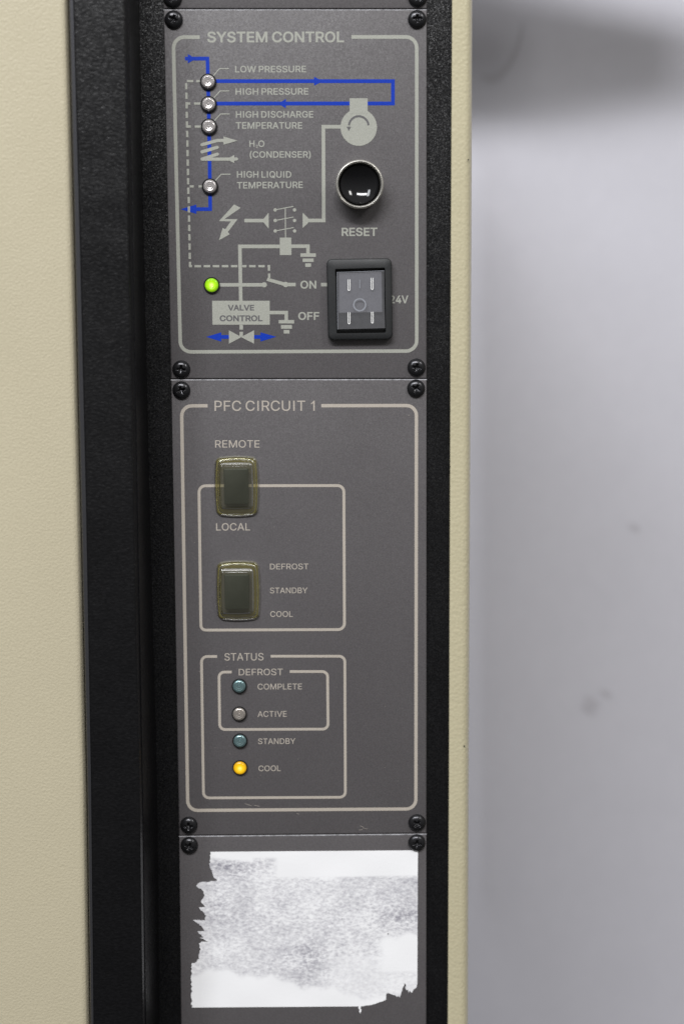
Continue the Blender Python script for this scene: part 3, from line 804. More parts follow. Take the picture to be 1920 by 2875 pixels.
    ('poly', 'rotation_arrow', 'dark', ((92.17, -58.56), (94.47, -58.56), (93.31, -60.57)), 5),
    ('line', 'power_line', 'ink', ((89.69, -58.55), (80.31, -58.52), (80.17, -105.79), (71.45, -105.75)), 1.83, 0.0, False, False, 0),
    ('poly', 'power_arrow', 'ink', ((69.36, -101.79), (69.29, -109.58), (72.11, -107.07), (72.14, -104.44)), 1),
    ('poly', 'lightning_symbol', 'ink', ((34.2, -97.48), (37.54, -99.24), (29.09, -104.91), (35.87, -104.94), (30.78, -111.47), (31.74, -112.58), (26.13, -115.65), (28.19, -109.34), (29.44, -110.03), (32.44, -106.03), (26.27, -105.92)), 0),
    ('poly', 'power_arrow', 'ink', ((39.34, -104.77), (49.21, -104.81), (51.91, -101.69), (51.82, -109.84), (49.19, -106.61), (39.31, -106.57)), 0),
    ('disc', 'contact_dot', 'ink', (55.25, -100.32), 0.87, 1),
    ('disc', 'contact_dot', 'ink', (55.19, -105.71), 0.87, 1),
    ('disc', 'contact_dot', 'ink', (55.18, -111.01), 0.87, 1),
    ('disc', 'contact_dot', 'ink', (65.21, -100.36), 0.87, 1),
    ('disc', 'contact_dot', 'ink', (65.16, -105.75), 0.87, 1),
    ('disc', 'contact_dot', 'ink', (65.16, -111.05), 0.87, 1),
    ('line', 'contact_arm', 'ink', ((55.25, -100.32), (64.67, -98.6)), 0.48, 0.0, False, False, 2),
    ('line', 'contact_arm', 'ink', ((55.19, -105.71), (64.71, -103.99)), 0.48, 0.0, False, False, 2),
    ('line', 'contact_arm', 'ink', ((55.18, -111.01), (64.71, -109.34)), 0.48, 0.0, False, False, 2),
    ('line', 'contactor_rod', 'ink', ((60.45, -99.19), (60.44, -114.45)), 0.51, 0.0, False, False, 0),
    ('poly', 'contactor_coil', 'ink', ((57.49, -114.39), (63.4, -114.42), (63.41, -123.31), (57.4, -123.28)), 1),
    ('line', 'control_line', 'ink', ((58.05, -118.88), (36.86, -118.79), (36.97, -146.8)), 1.84, 0.0, False, False, 0),
    ('line', 'control_line', 'ink', ((62.98, -118.81), (71.96, -118.85), (71.93, -122.58)), 1.81, 0.0, False, False, 0),
    ('poly', 'ground_symbol', 'ink', ((68.02, -122.44), (76.02, -122.48), (76.01, -124.29), (68.01, -124.25)), 1),
    ('poly', 'ground_symbol', 'ink', ((69.16, -125.1), (74.84, -125.13), (74.83, -126.87), (69.15, -126.85)), 1),
    ('poly', 'ground_symbol', 'ink', ((70.48, -127.58), (73.48, -127.59), (73.46, -129.4), (70.47, -129.39)), 1),
    ('poly', 'ground_symbol', 'ink', ((56.5, -156.57), (64.47, -156.61), (64.45, -158.39), (56.48, -158.35)), 1),
    ('poly', 'ground_symbol', 'ink', ((57.65, -159.15), (63.36, -159.18), (63.34, -161.1), (57.63, -161.07)), 1),
    ('poly', 'ground_symbol', 'ink', ((59.04, -161.73), (62.02, -161.75), (62.0, -163.57), (59.02, -163.56)), 1),
    ('line', 'signal_line', 'ink', ((24.48, -138.36), (49.25, -138.47)), 1.81, 0.0, False, False, 1),
    ('disc', 'contact_dot', 'ink', (49.25, -138.47), 1.32, 2),
    ('poly', 'switch_arm', 'ink', ((50.98, -134.81), (52.44, -135.28), (59.99, -137.36), (59.55, -139.13), (50.36, -136.43)), 3),
    ('disc', 'contact_dot', 'ink', (60.31, -138.39), 1.41, 4),
    ('line', 'signal_line', 'ink', ((60.31, -138.39), (65.48, -138.41)), 1.81, 0.0, False, False, 1),
    ('line', 'signal_line', 'ink', ((78.53, -138.49), (82.21, -138.51)), 1.81, 0.0, False, False, 1),
    ('poly', 'valve_control_box', 'ink', ((22.15, -146.5), (51.94, -146.64), (51.85, -158.98), (22.15, -158.83)), 2),
    ('line', 'control_line', 'ink', ((51.59, -152.71), (60.45, -152.75), (60.41, -156.73)), 1.81, 0.0, False, False, 0),
    ('line', 'control_line', 'ink', ((37.05, -158.72), (37.01, -161.43)), 1.82, 0.0, False, False, 0),
    ('line', 'control_line', 'ink', ((37.0, -162.55), (36.96, -165.04)), 1.82, 0.0, False, False, 0),
    ('poly', 'valve_symbol', 'ink', ((30.64, -161.73), (30.54, -168.66), (37.1, -165.27)), 2),
    ('poly', 'valve_symbol', 'ink', ((43.66, -161.79), (43.57, -168.73), (36.82, -165.27)), 3),
]
PRINT2 = [
    ('line', 'border_line', 'inkw', ((18.98, -200.78), (5.45, -200.75), (5.14, -325.5), (5.02, -418.06), (127.67, -418.51), (127.94, -201.3), (78.22, -201.09)), 1.77, 5.22, False, False, 0),
    ('line', 'switch_border_line', 'inkw', ((13.82, -242.7), (13.63, -314.63), (13.72, -319.62), (89.72, -319.97), (89.8, -243.09)), 1.5, 3.38, True, False, 0),
    ('line', 'status_border_line', 'inkw', ((21.93, -333.92), (13.66, -333.85), (13.54, -411.23), (89.73, -411.64), (89.83, -334.39), (50.39, -334.04)), 1.44, 3.04, False, False, 0),
    ('line', 'defrost_border_line', 'inkw', ((29.62, -342.44), (22.85, -342.38), (22.81, -373.71), (80.67, -374.01), (80.59, -342.63), (60.47, -342.45)), 1.45, 2.85, False, False, 0),
    ('text', 'PFC CIRCUIT 1', 'inkw', (22.58, -203.48), (74.81, -203.73), 5.31, 0, 0),
    ('text', 'REMOTE', 'inkw', (22.61, -222.66), (45.86, -222.81), 3.83, 0, 0),
    ('text', 'LOCAL', 'inkw', (22.48, -266.41), (40.31, -266.48), 3.86, 0, 0),
    ('text', 'DEFROST', 'inkw', (50.56, -287.34), (70.93, -287.43), 3.02, 0, 0),
    ('text', 'STANDBY', 'inkw', (50.42, -300.14), (70.31, -300.24), 3.02, 0, 0),
    ('text', 'COOL', 'inkw', (50.42, -312.8), (62.4, -312.9), 3.03, 0, 0),
    ('text', 'STATUS', 'inkw', (25.83, -336.2), (46.62, -336.26), 3.99, 0, 0),
    ('text', 'DEFROST', 'inkw', (33.34, -344.27), (56.82, -344.36), 3.52, 0, 0),
    ('text', 'COMPLETE', 'inkw', (43.29, -352.08), (66.87, -352.17), 3.14, 0, 0),
    ('text', 'ACTIVE', 'inkw', (43.12, -367.0), (58.66, -367.03), 3.15, 0, 0),
    ('text', 'STANDBY', 'inkw', (43.19, -381.87), (63.15, -381.94), 3.06, 0, 0),
    ('text', 'COOL', 'inkw', (43.26, -396.79), (55.15, -396.79), 3.07, 0, 0),
]
RESET = (98.49, -88.54, 12.28)
ROCKER = {'outer': ((81.48, -125.67), (114.99, -125.34), (115.4, -167.0), (82.06, -167.19)), 'inner': ((85.88, -130.86), (111.45, -130.25), (111.86, -163.46), (86.48, -163.7)), 'cover': ((86.55, -131.54), (111.47, -130.81), (111.77, -161.63), (86.62, -162.11)), 'slots': (((92.33, -136.03), (93.56, -141.85)), ((104.24, -135.32), (105.49, -141.4)), ((92.24, -152.94), (93.48, -158.97)), ((104.27, -152.69), (105.49, -158.67))), 'ring': (98.39, -149.08, 3.06), 'bar': ((98.31, -136.06), (98.68, -140.65)), 'block': ((87.71, -132.91), (109.96, -132.22), (110.22, -152.94), (87.59, -153.25))}
BOOTS = [{'outer': ((21.92, -227.09), (45.16, -259.11)), 'inner': ((25.34, -231.32), (41.46, -254.02))}, {'outer': ((21.99, -282.52), (45.29, -314.62)), 'inner': ((24.91, -287.23), (41.04, -309.86))}]
LABEL = [
    (16.73, -441.21),
    (128.76, -441.6),
    (128.46, -516.78),
    (128.04, -518.62),
    (126.37, -520.01),
    (125.53, -521.97),
    (124.28, -520.75),
    (123.75, -522.49),
    (123.23, -519.97),
    (122.61, -520.51),
    (121.98, -516.91),
    (121.15, -516.36),
    (120.31, -520.48),
    (119.68, -521.56),
    (119.05, -524.82),
    (118.21, -523.51),
    (117.48, -524.15),
    (116.33, -523.26),
    (114.87, -522.81),
    (112.78, -521.8),
    (111.53, -522.33),
    (111.31, -525.82),
    (108.59, -526.87),
    (104.41, -528.23),
    (99.18, -529.15),
    (97.82, -529.24),
    (97.18, -533.27),
    (96.36, -529.33),
    (5.29, -528.8),
    (5.5, -504.05),
    (7.27, -503.64),
    (9.9, -501.18),
    (9.63, -498.48),
    (10.82, -495.79),
    (9.83, -492.54),
    (11.3, -491.48),
    (15.24, -491.53),
    (10.09, -489.31),
    (12.38, -489.01),
    (9.11, -485.85),
    (12.84, -485.79),
    (11.74, -483.41),
    (6.94, -479.26),
    (13.35, -479.66),
    (14.01, -476.98),
    (10.16, -472.11),
    (13.67, -472.15),
    (11.25, -468.58),
    (13.37, -465.18),
    (12.07, -462.49),
    (8.81, -460.1),
    (10.59, -458.2),
    (20.3, -457.24),
    (18.07, -454.54),
    (16.39, -449.72),
]
LABEL_REF = (-4.07, -412.98, 0.10373)
SCUFF = ((209.89, 49.99), (216.52, 47.18), (223.7, 49.96), (230.84, 57.49), (236.81, 67.24), (240.74, 78.37), (242.36, 92.26))
SPOTS = ((305.41, -465.93, 7), (317.39, -458.37, 5), (339.24, -317.55, 5), (302.47, -472.06, 6))
LABEL_SPECKS = ((112.5, -488.21, 0.35), (87.53, -479.46, 0.18))
CHIPS = ((154.61, -75.42, 0.32), (153.73, -384.13, 0.35), (145.57, -233.46, 0.3))
SCRATCHES = ((35.77, -414.72, 2.6), (37.42, -415.24, 2.0), (40.65, -415.59, 3.0), (63.54, -420.37, 1.2), (97.51, -427.61, 2.2), (99.05, -428.9, 2.6), (96.99, -429.94, 2.0), (21.68, -20.63, 0.6), (87.1, -241.67, 0.5), (123.55, -206.2, 1.0), (60.78, -271.88, 0.25), (27.06, -339.5, 0.3), (64.45, -390.3, 0.25), (44.04, -398.84, 0.5), (10.82, -272.77, 0.5), (117.9, -403.02, 0.3), (25.02, -241.75, 0.25), (19.98, -383.77, 0.5), (12.36, -342.03, 0.5), (110.79, -395.51, 0.25), (85.34, -351.13, 0.3), (111.15, -362.03, 0.25), (52.98, -264.81, 0.25), (27.99, -387.21, 0.3), (16.73, -9.86, 0.3), (66.57, -3.08, 0.3), (58.77, -20.15, 0.3), (23.18, -14.08, 0.3), (0.7, -110.71, 0.6))


# ---------------------------------------------------------------- wall behind
WALL_Y = 430
wall = mesh_obj("wall", [P3(-2500, -2000, WALL_Y), P3(2500, -2000, WALL_Y), P3(2500, 1500, WALL_Y), P3(-2500, 1500, WALL_Y)],
                [(0, 1, 2, 3)], 'wall')
tag(wall, kind='structure')


def blot(pts, widths, name="scuff_mark"):
    V, F = [], []
    P = [Vector(p) for p in pts]
    for i, (p, w_) in enumerate(zip(P, widths)):
        d = (P[min(i + 1, len(P) - 1)] - P[max(i - 1, 0)]).normalized()
        nn = Vector((-d.y, d.x))
        V += [P3(*(p + nn * w_), WALL_Y - 0.6), P3(*(p - nn * w_), WALL_Y - 0.6)]
    F = [(2 * i, 2 * i + 1, 2 * i + 3, 2 * i + 2) for i in range(len(P) - 1)]
    mesh_obj(name, V, F, 'scuff', wall)


blot(SCUFF, [1.5, 3.2, 3.0, 2.0, 1.6, 1.2, 0.5])
for x, z, r_ in SPOTS:
    blot([(x - r_ * math.cos(t), z + 0.6 * r_ * math.cos(t)) for t in (0, .7, 1.4, 2.1, 2.8, 3.14)],
         [r_ * 0.5 * math.sin(t) + 0.1 for t in (0, .7, 1.4, 2.1, 2.8, 3.14)])

# ---------------------------------------------------------------- cabinet
cab = empty("equipment_cabinet", (0, 0, 0))
tag(cab, "beige equipment cabinet with black textured frame around the grey panels", "cabinet")
loft("door_panel", 'beige', DOOR, cab)['label'] = "flat beige door panel at the left"
loft("door_edge_trim", 'black_trim', TRIM, cab, 25)['label'] = "black leathery bar along the door edge"
loft("edge_lip", 'lip', LIP, cab, 25)
fl, fr_ = FRAME
n = len(fl)
Vf = [P3(x, z, 2.5) for x, z in fl] + [P3(x, z, 2.5) for x, z in fr_] + [P3(x, z, 5.5) for x, z in fl] + [P3(x, z, 5.5) for x, z in fr_]
Ff = [(i, i + 1, n + i + 1, n + i) for i in range(n - 1)] + [(2 * n + i, 3 * n + i, 3 * n + i + 1, 2 * n + i + 1) for i in range(n - 1)]
mesh_obj("mounting_frame", Vf, Ff, 'black_frame', cab)['label'] = "black pebbled frame strip either side of the grey panels"
post = list(POST)
post.append(([(x + 1.0, z) for x, z in POST[-1][0]], 360))
loft("corner_post", 'beige_post', post, cab)['label'] = "narrow beige corner post at the right"

for x, z, r_ in CHIPS:
    V = [P3(x + r_ * math.cos(k * 0.7) * (1 + 0.3 * math.sin(2 * k)), z + 1.3 * r_ * math.sin(k * 0.7), -0.06 if k % 2 else -0.09) for k in range(9)]
    mesh_obj("paint_chip", V, [tuple(range(9))], 'switch_black', cab)

# ---------------------------------------------------------------- screws
def screw_mesh():
    seg, rings = 72, 22
    R0 = 4.75
    V, F = [(0, 0, 0)], []

    def h(x, z):
        r_ = math.hypot(x, z)
        base = 2.7 * math.sqrt(max(0.0, 1 - (r_ / R0) ** 2.6)) if r_ < R0 else 0
        ax, az = abs(x), abs(z)
        w_, l_ = 0.62, 2.35
        d = min(max(ax - w_, az - l_ * (1 - 0.12 * az / l_)), max(az - w_, ax - l_))
        d = min(d, r_ - 1.05)
        if d < 0.0:
            base -= min(1.0, -d / 0.16) * (2.0 - 0.55 * r_)
        return base
    V[0] = (0, -h(0, 0) * MM, 0)
    for i in range(1, rings + 1):
        r_ = R0 * (i / rings) ** 0.8
        for k in range(seg):
            a = 2 * math.pi * k / seg
            x, z = r_ * math.cos(a), r_ * math.sin(a)
            V.append((x * MM, -h(x, z) * MM, z * MM))
    for k in range(seg):
        F.append((0, 1 + (k + 1) % seg, 1 + k))
    for i in range(rings - 1):
        for k in range(seg):
            a, b = 1 + i * seg + k, 1 + i * seg + (k + 1) % seg
            F.append((a, b, b + seg, a + seg))
    me = bpy.data.meshes.new("screw")
    me.from_pydata(V, [], F)
    me.update()
    bm = bmesh.new()
    bm.from_mesh(me)
    bmesh.ops.recalc_face_normals(bm, faces=bm.faces)
    if sum(f.normal.y for f in bm.faces) > 0:
        bmesh.ops.reverse_faces(bm, faces=bm.faces)
    bm.to_mesh(me)
    bm.free()
    me.shade_smooth()
    me.materials.append(MAT['screw'])
    return me


SCREW = screw_mesh()

# ---------------------------------------------------------------- control panels
names = ["grey panel cut off by the top of the photo, two screws showing",
         "grey system control panel with blue piping diagram, reset button and rocker switch",
         "grey circuit panel with two olive rubber covered switches and four round status lamps",
         "grey blank panel below the others carrying the torn white paper label"]
panels = []
for i, pts in enumerate(PLATES):
    zc = sum(p[1] for p in pts) / 4
    root = empty("control_panel", (0, 0, 0))
    tag(root, names[i], "control panel", "grey control panels screwed to the cabinet frame")
    prism("faceplate", 'panel', pts, 2.4, 0.0, root, bevel=0.7, smooth=40, segs=3)
    if i:
        a, b = Vector(pts[0]), Vector(pts[1])
        zz = [a.lerp(b, k / 60) for k in range(61)]
        random.seed(i)
        Vw, Fw = [], []
        for k, q_ in enumerate(zz):
            w_ = random.uniform(0.30, 0.50)
            Vw += [P3(q_.x, q_.y - 0.12, 0.20), P3(q_.x, q_.y - 0.22, 0.045), P3(q_.x, q_.y - 0.22 - w_, -0.02)]
        for k in range(60):
            for s_ in (0, 1):
                Fw.append((3 * k + s_, 3 * k + 1 + s_, 3 * k + 4 + s_, 3 * k + 3 + s_))
        mesh_obj("worn_edge", Vw, Fw, 'worn', root, 60)
    panels.append(root)

for i, x, z, a in SCREWS:
    o = bpy.data.objects.new("screw", SCREW)
    COL.objects.link(o)
    o.location = P3(x, z, 0.1)
    o.rotation_euler = (0, math.radians(a), 0)
    o.parent = panels[i]

draw(panels[1], PRINT1)
draw(panels[2], PRINT2)

# indicator lamps: ring bezel > ribbed lens
kinds = {'clear': ("lens_clear", "silvery unlit lamp"), 'clear2': ("lens_clear2", "smoky silver unlit lamp"),
         'teal': ("lens_teal", "bluish green unlit lamp"), 'green': ("lens_green", "lamp glowing yellow green"),
         'yellow': ("lens_yellow", "lamp glowing yellow")}
for i, k, x, z in LAMPS:
    big = i == 1
    ro = 4.15 if big else 4.0
    ri = 3.5 if k != 'green' else 3.55
    bz = lathe("indicator_lamp", 'bezel', [(ro, 0.0), (ro, -0.9), (ro - 0.25, -1.25), (ri + 0.05, -1.25), (ri, -0.8)], 48, panels[i], P3(x, z, 0))
    bz['label'] = kinds[k][1]
    prof = [(ri - 0.02, -0.75), (ri - 0.06, -1.35), (ri - 0.22, -1.75), (ri - 0.48, -2.02), (ri - 0.8, -2.16), (ri - 0.86, -1.95)]
    nr = 3
    for j in range(nr):
        r1 = (ri - 0.92) * (1 - j / nr)
        r2 = (ri - 0.92) * (1 - (j + 0.5) / nr)
        yb = -2.10 - 0.45 * (1 - (r1 / ri) ** 2)
        prof += [(r1, yb + 0.30), (r1 - 0.14, yb + 0.30), (r1 - 0.24, yb - 0.06), (r2 - 0.10, yb - 0.10)]
    prof.append((0.0005, -2.62))
    lathe("lens", kinds[k][0], prof, 48, bz, (0, 0, 0), 60)

# reset button: nickel ring > black dished cap
x, z, r_ = RESET
rb = lathe("reset_button", 'chrome', [(r_ - 0.6, 0), (r_ - 0.6, -6.6), (r_ - 0.1, -7.6), (r_, -8.4), (r_ - 0.25, -8.9), (r_ - 0.8, -9.15), (r_ - 1.35, -8.85), (r_ - 1.6, -8.0), (r_ - 1.65, -3.0)], 96, panels[1], P3(x, z, 0), 50)
rb['label'] = "round reset push button with nickel ring"
cap = [(r_ - 1.67, -3.2), (r_ - 2.45, -3.4), (r_ - 2.5, -6.9), (r_ - 2.7, -7.2), (r_ - 2.9, -7.05)]
rc = r_ - 3.0
Rs = 15.0
for j in range(13):
    q_ = rc * (1 - j / 12)
    dep = math.sqrt(Rs ** 2 - q_ ** 2) - math.sqrt(Rs ** 2 - rc ** 2)
    cap.append((max(q_, 0.0005), -6.95 + dep))
lathe("button_cap", 'gloss_black', cap, 96, rb, (0, 0, 0), 50)

# rocker switch
def rrect(c4, rad):
    return [tuple(p) for p in rounded(c4, rad, True, 6)]


def frame_ring(name, mat, outer, inner, y_back, y_front, parent, ro=2.7, ri=0.5, lip=0.8):
    O, I = rrect(outer, ro), rrect(inner, ri)
    cx = sum(p[0] for p in O) / len(O)
    cz = sum(p[1] for p in O) / len(O)
    n_ = len(O)

    def sc(L, d):
        return [(p[0] + (d if p[0] < cx else -d), p[1] + (d if p[1] < cz else -d)) for p in L]
    loops = [(O, y_back), (O, y_front + lip), (sc(O, lip * 0.35), y_front + lip * 0.35), (sc(O, lip), y_front),
             (sc(I, -0.12), y_front), (I, y_front + 0.12), (I, y_back)]
    V, F = [], []
    for L, y in loops:
        V += [P3(p[0], p[1], y) for p in L]
    for a in range(len(loops) - 1):
        for b in range(n_):
            c = (b + 1) % n_
            F.append((a * n_ + b, a * n_ + c, (a + 1) * n_ + c, (a + 1) * n_ + b))
    return mesh_obj(name, V, F, mat, parent, 35)


rs = frame_ring("rocker_switch", 'switch_black', ROCKER['outer'], ROCKER['inner'], -0.02, -4.0, panels[1])
rs['label'] = "square black rocker switch with clear smoky rocker"
c4 = ROCKER['cover']
prism("switch_well", 'switch_black', ROCKER['inner'], -0.02, -0.5, rs)
prism("rocker_core", 'milk', ROCKER['block'], -0.6, -2.2, rs, bevel=0.3)
top, bot = (c4[0], c4[1]), (c4[2], c4[3])
mid = ((c4[0][0] + c4[3][0]) / 2, (c4[0][1] + c4[3][1]) / 2), ((c4[1][0] + c4[2][0]) / 2, (c4[1][1] + c4[2][1]) / 2)
ring_y = [(top[0], -3.0), (mid[0], -3.5), (bot[1], -4.7)]
V = [P3(*c4[0], -0.6), P3(*c4[1], -0.6), P3(*c4[2], -0.6), P3(*c4[3], -0.6),
     P3(c4[0][0] + .3, c4[0][1] - .9, -3.1), P3(c4[1][0] - .3, c4[1][1] - .9, -3.1),
     P3(c4[0][0] + .3, mid[0][1], -3.5), P3(c4[1][0] - .3, mid[1][1], -3.5),
     P3(c4[3][0] + .3, c4[3][1] + .5, -4.5), P3(c4[2][0] - .3, c4[2][1] + .5, -4.5),
     P3(*mid[0], -0.6), P3(*mid[1], -0.6)]
F = [(4, 5, 7, 6), (6, 7, 9, 8), (0, 1, 5, 4), (8, 9, 2, 3), (0, 4, 6, 10), (10, 6, 8, 3), (1, 11, 7, 5), (11, 2, 9, 7)]
mesh_obj("rocker_cover", V, F, 'smoke', rs)


def slot(a, b, y, slant):
    w_ = (b[0] - a[0]) / 2
    cx_ = (a[0] + b[0]) / 2
    pts = [Vector((cx_ - w_ * 0.75, a[1])), Vector((cx_ - w_ * 0.75, b[1] + w_))]
    pts += [Vector((cx_ + w_ * 0.75 * math.cos(t), b[1] + w_ + w_ * 0.75 * math.sin(t))) for t in (3.6, 4.1, 4.71, 5.3, 5.8)]
    pts += [Vector((cx_ + w_ * 0.75, b[1] + w_)), Vector((cx_ + w_ * 0.75, a[1]))]
    V2, F2 = ribbon(pts, w_ * 0.55)
    zr = a[1]
    V_ = []
    for v in V2:
        yy = y - slant * (zr - v[1])
        V_.append(P3(v[0], v[1], yy))
    mesh_obj("light_slot", V_, F2, 'white_plastic', rs)


zt, zm, zb = c4[0][1] - .9, mid[0][1], c4[3][1] + .5


def cover_y(z_):
    if z_ > zm:
        return -3.1 - 0.4 * (zt - z_) / (zt - zm)
    return -3.5 - 1.0 * (zm - z_) / (zm - zb)


cov = [Vector((c4[3][0] + .35, zb)), Vector((c4[0][0] + .35, zt)), Vector((c4[1][0] - .35, c4[1][1] - .9))]
V2, F2 = ribbon(cov, 0.22)
mesh_obj("cover_edge", [P3(v[0], v[1], cover_y(v[1]) - 0.06) for v in V2], F2, 'mark', rs)  # pale line paints the highlight along the cover's left and top
for a, b in ROCKER['slots']:
    slot(a, b, cover_y(a[1]) - 0.12, (cover_y(a[1]) - cover_y(b[1])) / (a[1] - b[1]))
rx, rz, rr = ROCKER['ring']
pts = [Vector((rx + rr * math.cos(2 * math.pi * k / 40), rz + rr * math.sin(2 * math.pi * k / 40))) for k in range(40)]
V2, F2 = ribbon(pts, 0.75, True)
mesh_obj("off_mark", [P3(v[0], v[1], cover_y(v[1]) - 0.1) for v in V2], F2, 'mark', rs)
(ax, az), (bx, bz_) = ROCKER['bar']
mesh_obj("on_mark", [P3(ax, az, cover_y(az) - .1), P3(bx, az, cover_y(az) - .1), P3(bx, bz_, cover_y(bz_) - .1), P3(ax, bz_, cover_y(bz_) - .1)],
         [(0, 1, 2, 3)], 'mark', rs)

# rubber-booted toggle switches
def barrel(x0, z0, x1, z1, bx_, bz2, rad):
    """rounded rectangle with slightly bulging sides, evenly divided"""
    cx, cz = (x0 + x1) / 2, (z0 + z1) / 2
    a, b = abs(x1 - x0) / 2, abs(z1 - z0) / 2
    R_ = rounded([(cx - a, cz + b), (cx + a, cz + b), (cx + a, cz - b), (cx - a, cz - b)], rad, True, 8)
    pts = []
    for k in range(len(R_)):
        p, q_ = R_[k], R_[(k + 1) % len(R_)]
        pts.append(p)
        n_ = 12 if (k + 1) % 9 == 0 else 1
        for m_ in range(1, n_):
            pts.append(p.lerp(q_, m_ / n_))
    out_ = []
    for p in pts:
        u, v = (p.x - cx) / a, (p.y - cz) / b
        out_.append((p.x - bx_ * v * v * u, p.y - bz2 * u * u * v))
    return out_


def shell(name, mat, loops, parent, ang, closed=False):
    V, F = [], []
    N = len(loops[0][0])
    for L, y in loops:
        V += [P3(p[0], p[1], y) for p in L]
    for a in range(len(loops) - 1):
        for b in range(N):
            c = (b + 1) % N
            F.append((a * N + b, a * N + c, (a + 1) * N + c, (a + 1) * N + b))
    if closed:
        F.append(tuple((len(loops) - 1) * N + k for k in range(N)))
    return mesh_obj(name, V, F, mat, parent, ang)


def boot(d, root):
    (x0, z0), (x1, z1) = d['outer']
    (i0, j0), (i1, j1) = d['inner']

    def O(ins, y):
        return (barrel(x0 + ins, z0 - ins, x1 - ins, z1 + ins, 0.85, 0.95, 3.0 - ins * 0.4), y)

    def I(g, y, r_=1.0, k=0.15):
        return (barrel(i0 - g, j0 + g, i1 + g, j1 - g, k, k, r_), y)
    bt = shell("booted_switch", 'boot', [O(0.3, 0.0), O(0.1, -0.6), O(0.25, -1.2), O(0.7, -1.55), O(1.1, -1.3), O(1.35, -1.3), O(1.6, -1.9), O(2.0, -2.2),
                                         I(0.9, -2.3, 1.6, 0.3), I(0.45, -2.9, 1.3, 0.2), I(0.15, -5.0, 1.0)], root, 40)
    shell("boot_rim", 'rim', [O(0.0, -0.05), O(-0.12, -0.35), O(0.0, -0.7), O(0.2, -0.8)], bt, 60)
    shell("boot_rim", 'rim', [O(0.95, -1.5), O(1.1, -1.62), O(1.3, -1.5)], bt, 60)
    shell("boot_rim", 'rim', [I(0.5, -2.95, 1.3, 0.2), I(0.25, -3.15, 1.2, 0.2), I(0.1, -3.2, 1.1, 0.15)], bt, 60)
    shell("boot_window", 'boot_top', [I(0.15, -5.0), I(-0.75, -5.65, 0.7, 0.0), I(-0.9, -5.7, 0.6, 0.0)], bt, 20, True)
    prism("toggle", 'inner_dark', rrect([(i0 + 1.7, j0 - 2.2), (i1 - 1.6, j0 - 2.2), (i1 - 1.6, j1 + 1.9), (i0 + 1.7, j1 + 1.9)], 0.7), -0.2, -3.6, bt, bevel=0.5, smooth=30)
    return bt


for d, lab in zip(BOOTS, ("upper olive rubber covered switch between REMOTE and LOCAL", "lower olive rubber covered switch beside DEFROST and STANDBY")):
    boot(d, panels[2])['label'] = lab

# small scratches on the circuit panel
random.seed(4)
for x, z, l_ in SCRATCHES:
    a = random.uniform(-0.4, 0.1)
    p0, p1 = Vector((x, z)), Vector((x + l_ * math.cos(a), z + l_ * math.sin(a)))
    V2, F2 = ribbon([p0, (p0 + p1) / 2 + Vector((0, 0.08)), p1], 0.14)
    flat("scratch", 'inkw', V2, F2, panels[2], 0)

# ---------------------------------------------------------------- torn paper label
random.seed(11)
out = []
nL = len(LABEL)
STRAIGHT = {0, 1, nL - 17 - 1}
for i in range(nL):
    a, b = Vector(LABEL[i]), Vector(LABEL[(i + 1) % nL])
    L_ = (b - a).length
    out.append(a)
    straight = L_ > 30
    k = max(1, int(L_ / (0.9 if not straight else 8)))
    for j in range(1, k):
        p = a.lerp(b, j / k)
        if not straight:
            p += Vector((random.uniform(-.45, .45), random.uniform(-.25, .25)))
        out.append(p)
nb = len(out)
x0, x1 = min(p.x for p in out), max(p.x for p in out)
z0, z1 = min(p.y for p in out), max(p.y for p in out)
pts = list(out)


def inside(p, poly):
    c = False
    for i in range(len(poly)):
        a, b = poly[i - 1], poly[i]
        if (a.y > p.y) != (b.y > p.y) and p.x < (b.x - a.x) * (p.y - a.y) / (b.y - a.y) + a.x:
            c = not c
    return c


gx = x0
while gx < x1:
    gz = z0
    while gz < z1:
        p = Vector((gx, gz))
        if inside(p, out):
            pts.append(p)
        gz += 1.1
    gx += 1.1
res = delaunay_2d_cdt(pts, [(i, (i + 1) % nb) for i in range(nb)], [], 1, 1e-5)
OX, OZ, SC = LABEL_REF      # reference corner and millimetres per survey unit


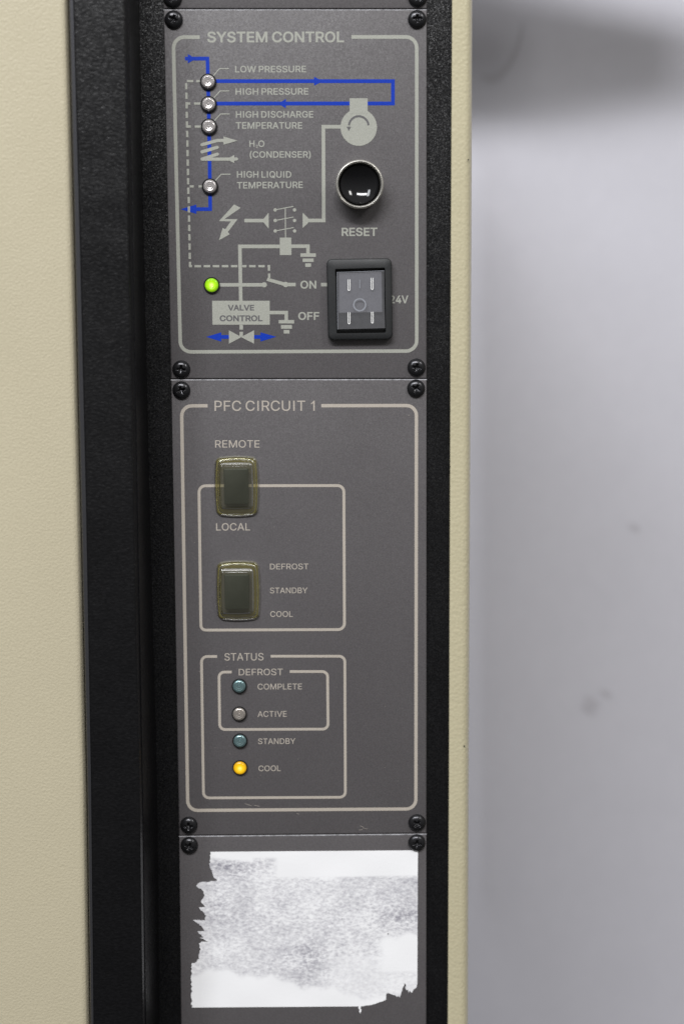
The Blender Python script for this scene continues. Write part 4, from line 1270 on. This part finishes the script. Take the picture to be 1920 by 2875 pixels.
def smudge(x, z):
    u, v = (x - OX) / SC, (OZ - z) / SC

    def st(e0, e1, t):
        t = max(0, min(1, (t - e0) / (e1 - e0)))
        return t * t * (3 - 2 * t)
    s = 1.0
    wob = 14 * math.sin(u * 0.021) + 9 * math.sin(u * 0.057 + 1)
    s *= 1 - st(505, 555, u + wob) * (1 - st(412, 420, v))        # clean strip upper right
    s *= st(298, 318, v + 0.12 * (u - 230) * -1 * (u < 420))       # clean top edge
    s *= 1 - st(1040, 1110, u + wob * 1.2 + 10 * math.sin(v * 0.05)) * st(715, 750, v + wob * .9) * (1 - st(925, 945, v))
    lim = 925 + max(0, (u - 320)) * 0.22 + wob
    s *= 1 - st(lim - 25, lim + 15, v)
    s *= 0.55 + 0.45 * st(900, 700, u) if v > 850 else 1.0
    # denser patches
    for (pu, pv, ru, rv, k) in ((700, 860, 130, 75, 0.75), (320, 350, 110, 45, 0.6), (1180, 640, 150, 70, 0.6), (240, 560, 110, 160, 0.25), (800, 620, 300, 120, 0.15)):
        s += k * s * math.exp(-((u - pu) / ru) ** 2 - ((v - pv) / rv) ** 2)
    return s


V3 = [P3(p.x, p.y, -0.34 - 0.10 * math.sin(p.x * 0.13) * math.sin(p.y * 0.21 + 1)) for p in res[0]]
lab = mesh_obj("paper_label", V3, [tuple(f) for f in res[2]], 'paper')
at2 = lab.data.attributes.new("smudge", 'FLOAT', 'POINT')
for i, p in enumerate(res[0]):
    at2.data[i].value = smudge(p.x, p.y)
bm = bmesh.new()
bm.from_mesh(lab.data)
for f in bm.faces:
    if f.normal.y > 0:
        f.normal_flip()
be = [e for e in bm.edges if e.is_boundary]
ex = bmesh.ops.extrude_edge_only(bm, edges=be)
for v in [g for g in ex['geom'] if isinstance(g, bmesh.types.BMVert)]:
    v.co.y = -0.02 * MM
bm.to_mesh(lab.data)
bm.free()
tag(lab, "torn smudged white paper label with ragged left edge on the lowest grey panel", "label")

for x, z, r_ in LABEL_SPECKS:
    pts = [(x + r_ * math.cos(t) * (1 + 0.2 * math.sin(3 * t)), z + r_ * math.sin(t)) for t in [k * 0.6283 for k in range(10)]]
    V = [P3(p[0], p[1], -0.52) for p in pts]
    mesh_obj("ink_speck", V, [tuple(range(10))], 'switch_black', lab)

# ---------------------------------------------------------------- duct added above the picture, unseen, its outline shaped to shade the wall
BLOCKER = ((-119.3, 142.1), (217.0, 141.1), (254.8, 146.3), (292.5, 153.3), (368.1, 163.6), (367.1, 206.9), (329.2, 216.8), (269.8, 227.8), (232.2, 237.0), (189.2, 253.8), (122.5, 269.4), (-116.1, 277.3))
blocker = prism("cable_duct", 'galv', BLOCKER, 252.0, 246.0, None, bevel=1.0)
tag(blocker, "grey sheet metal duct bracket above the picture whose shadow falls on the upper wall", "duct")


# every panel's empty sits at the middle of its own faceplate
for root, pts in zip(panels, PLATES):
    base = P3(sum(p[0] for p in pts) / 4, sum(p[1] for p in pts) / 4, 0)
    root.location = base
    for o in root.children:
        o.location = o.location - base
base = P3(66, -300, 2)
cab.location = base
for o in cab.children:
    o.location = o.location - base
bpy.context.view_layer.update()
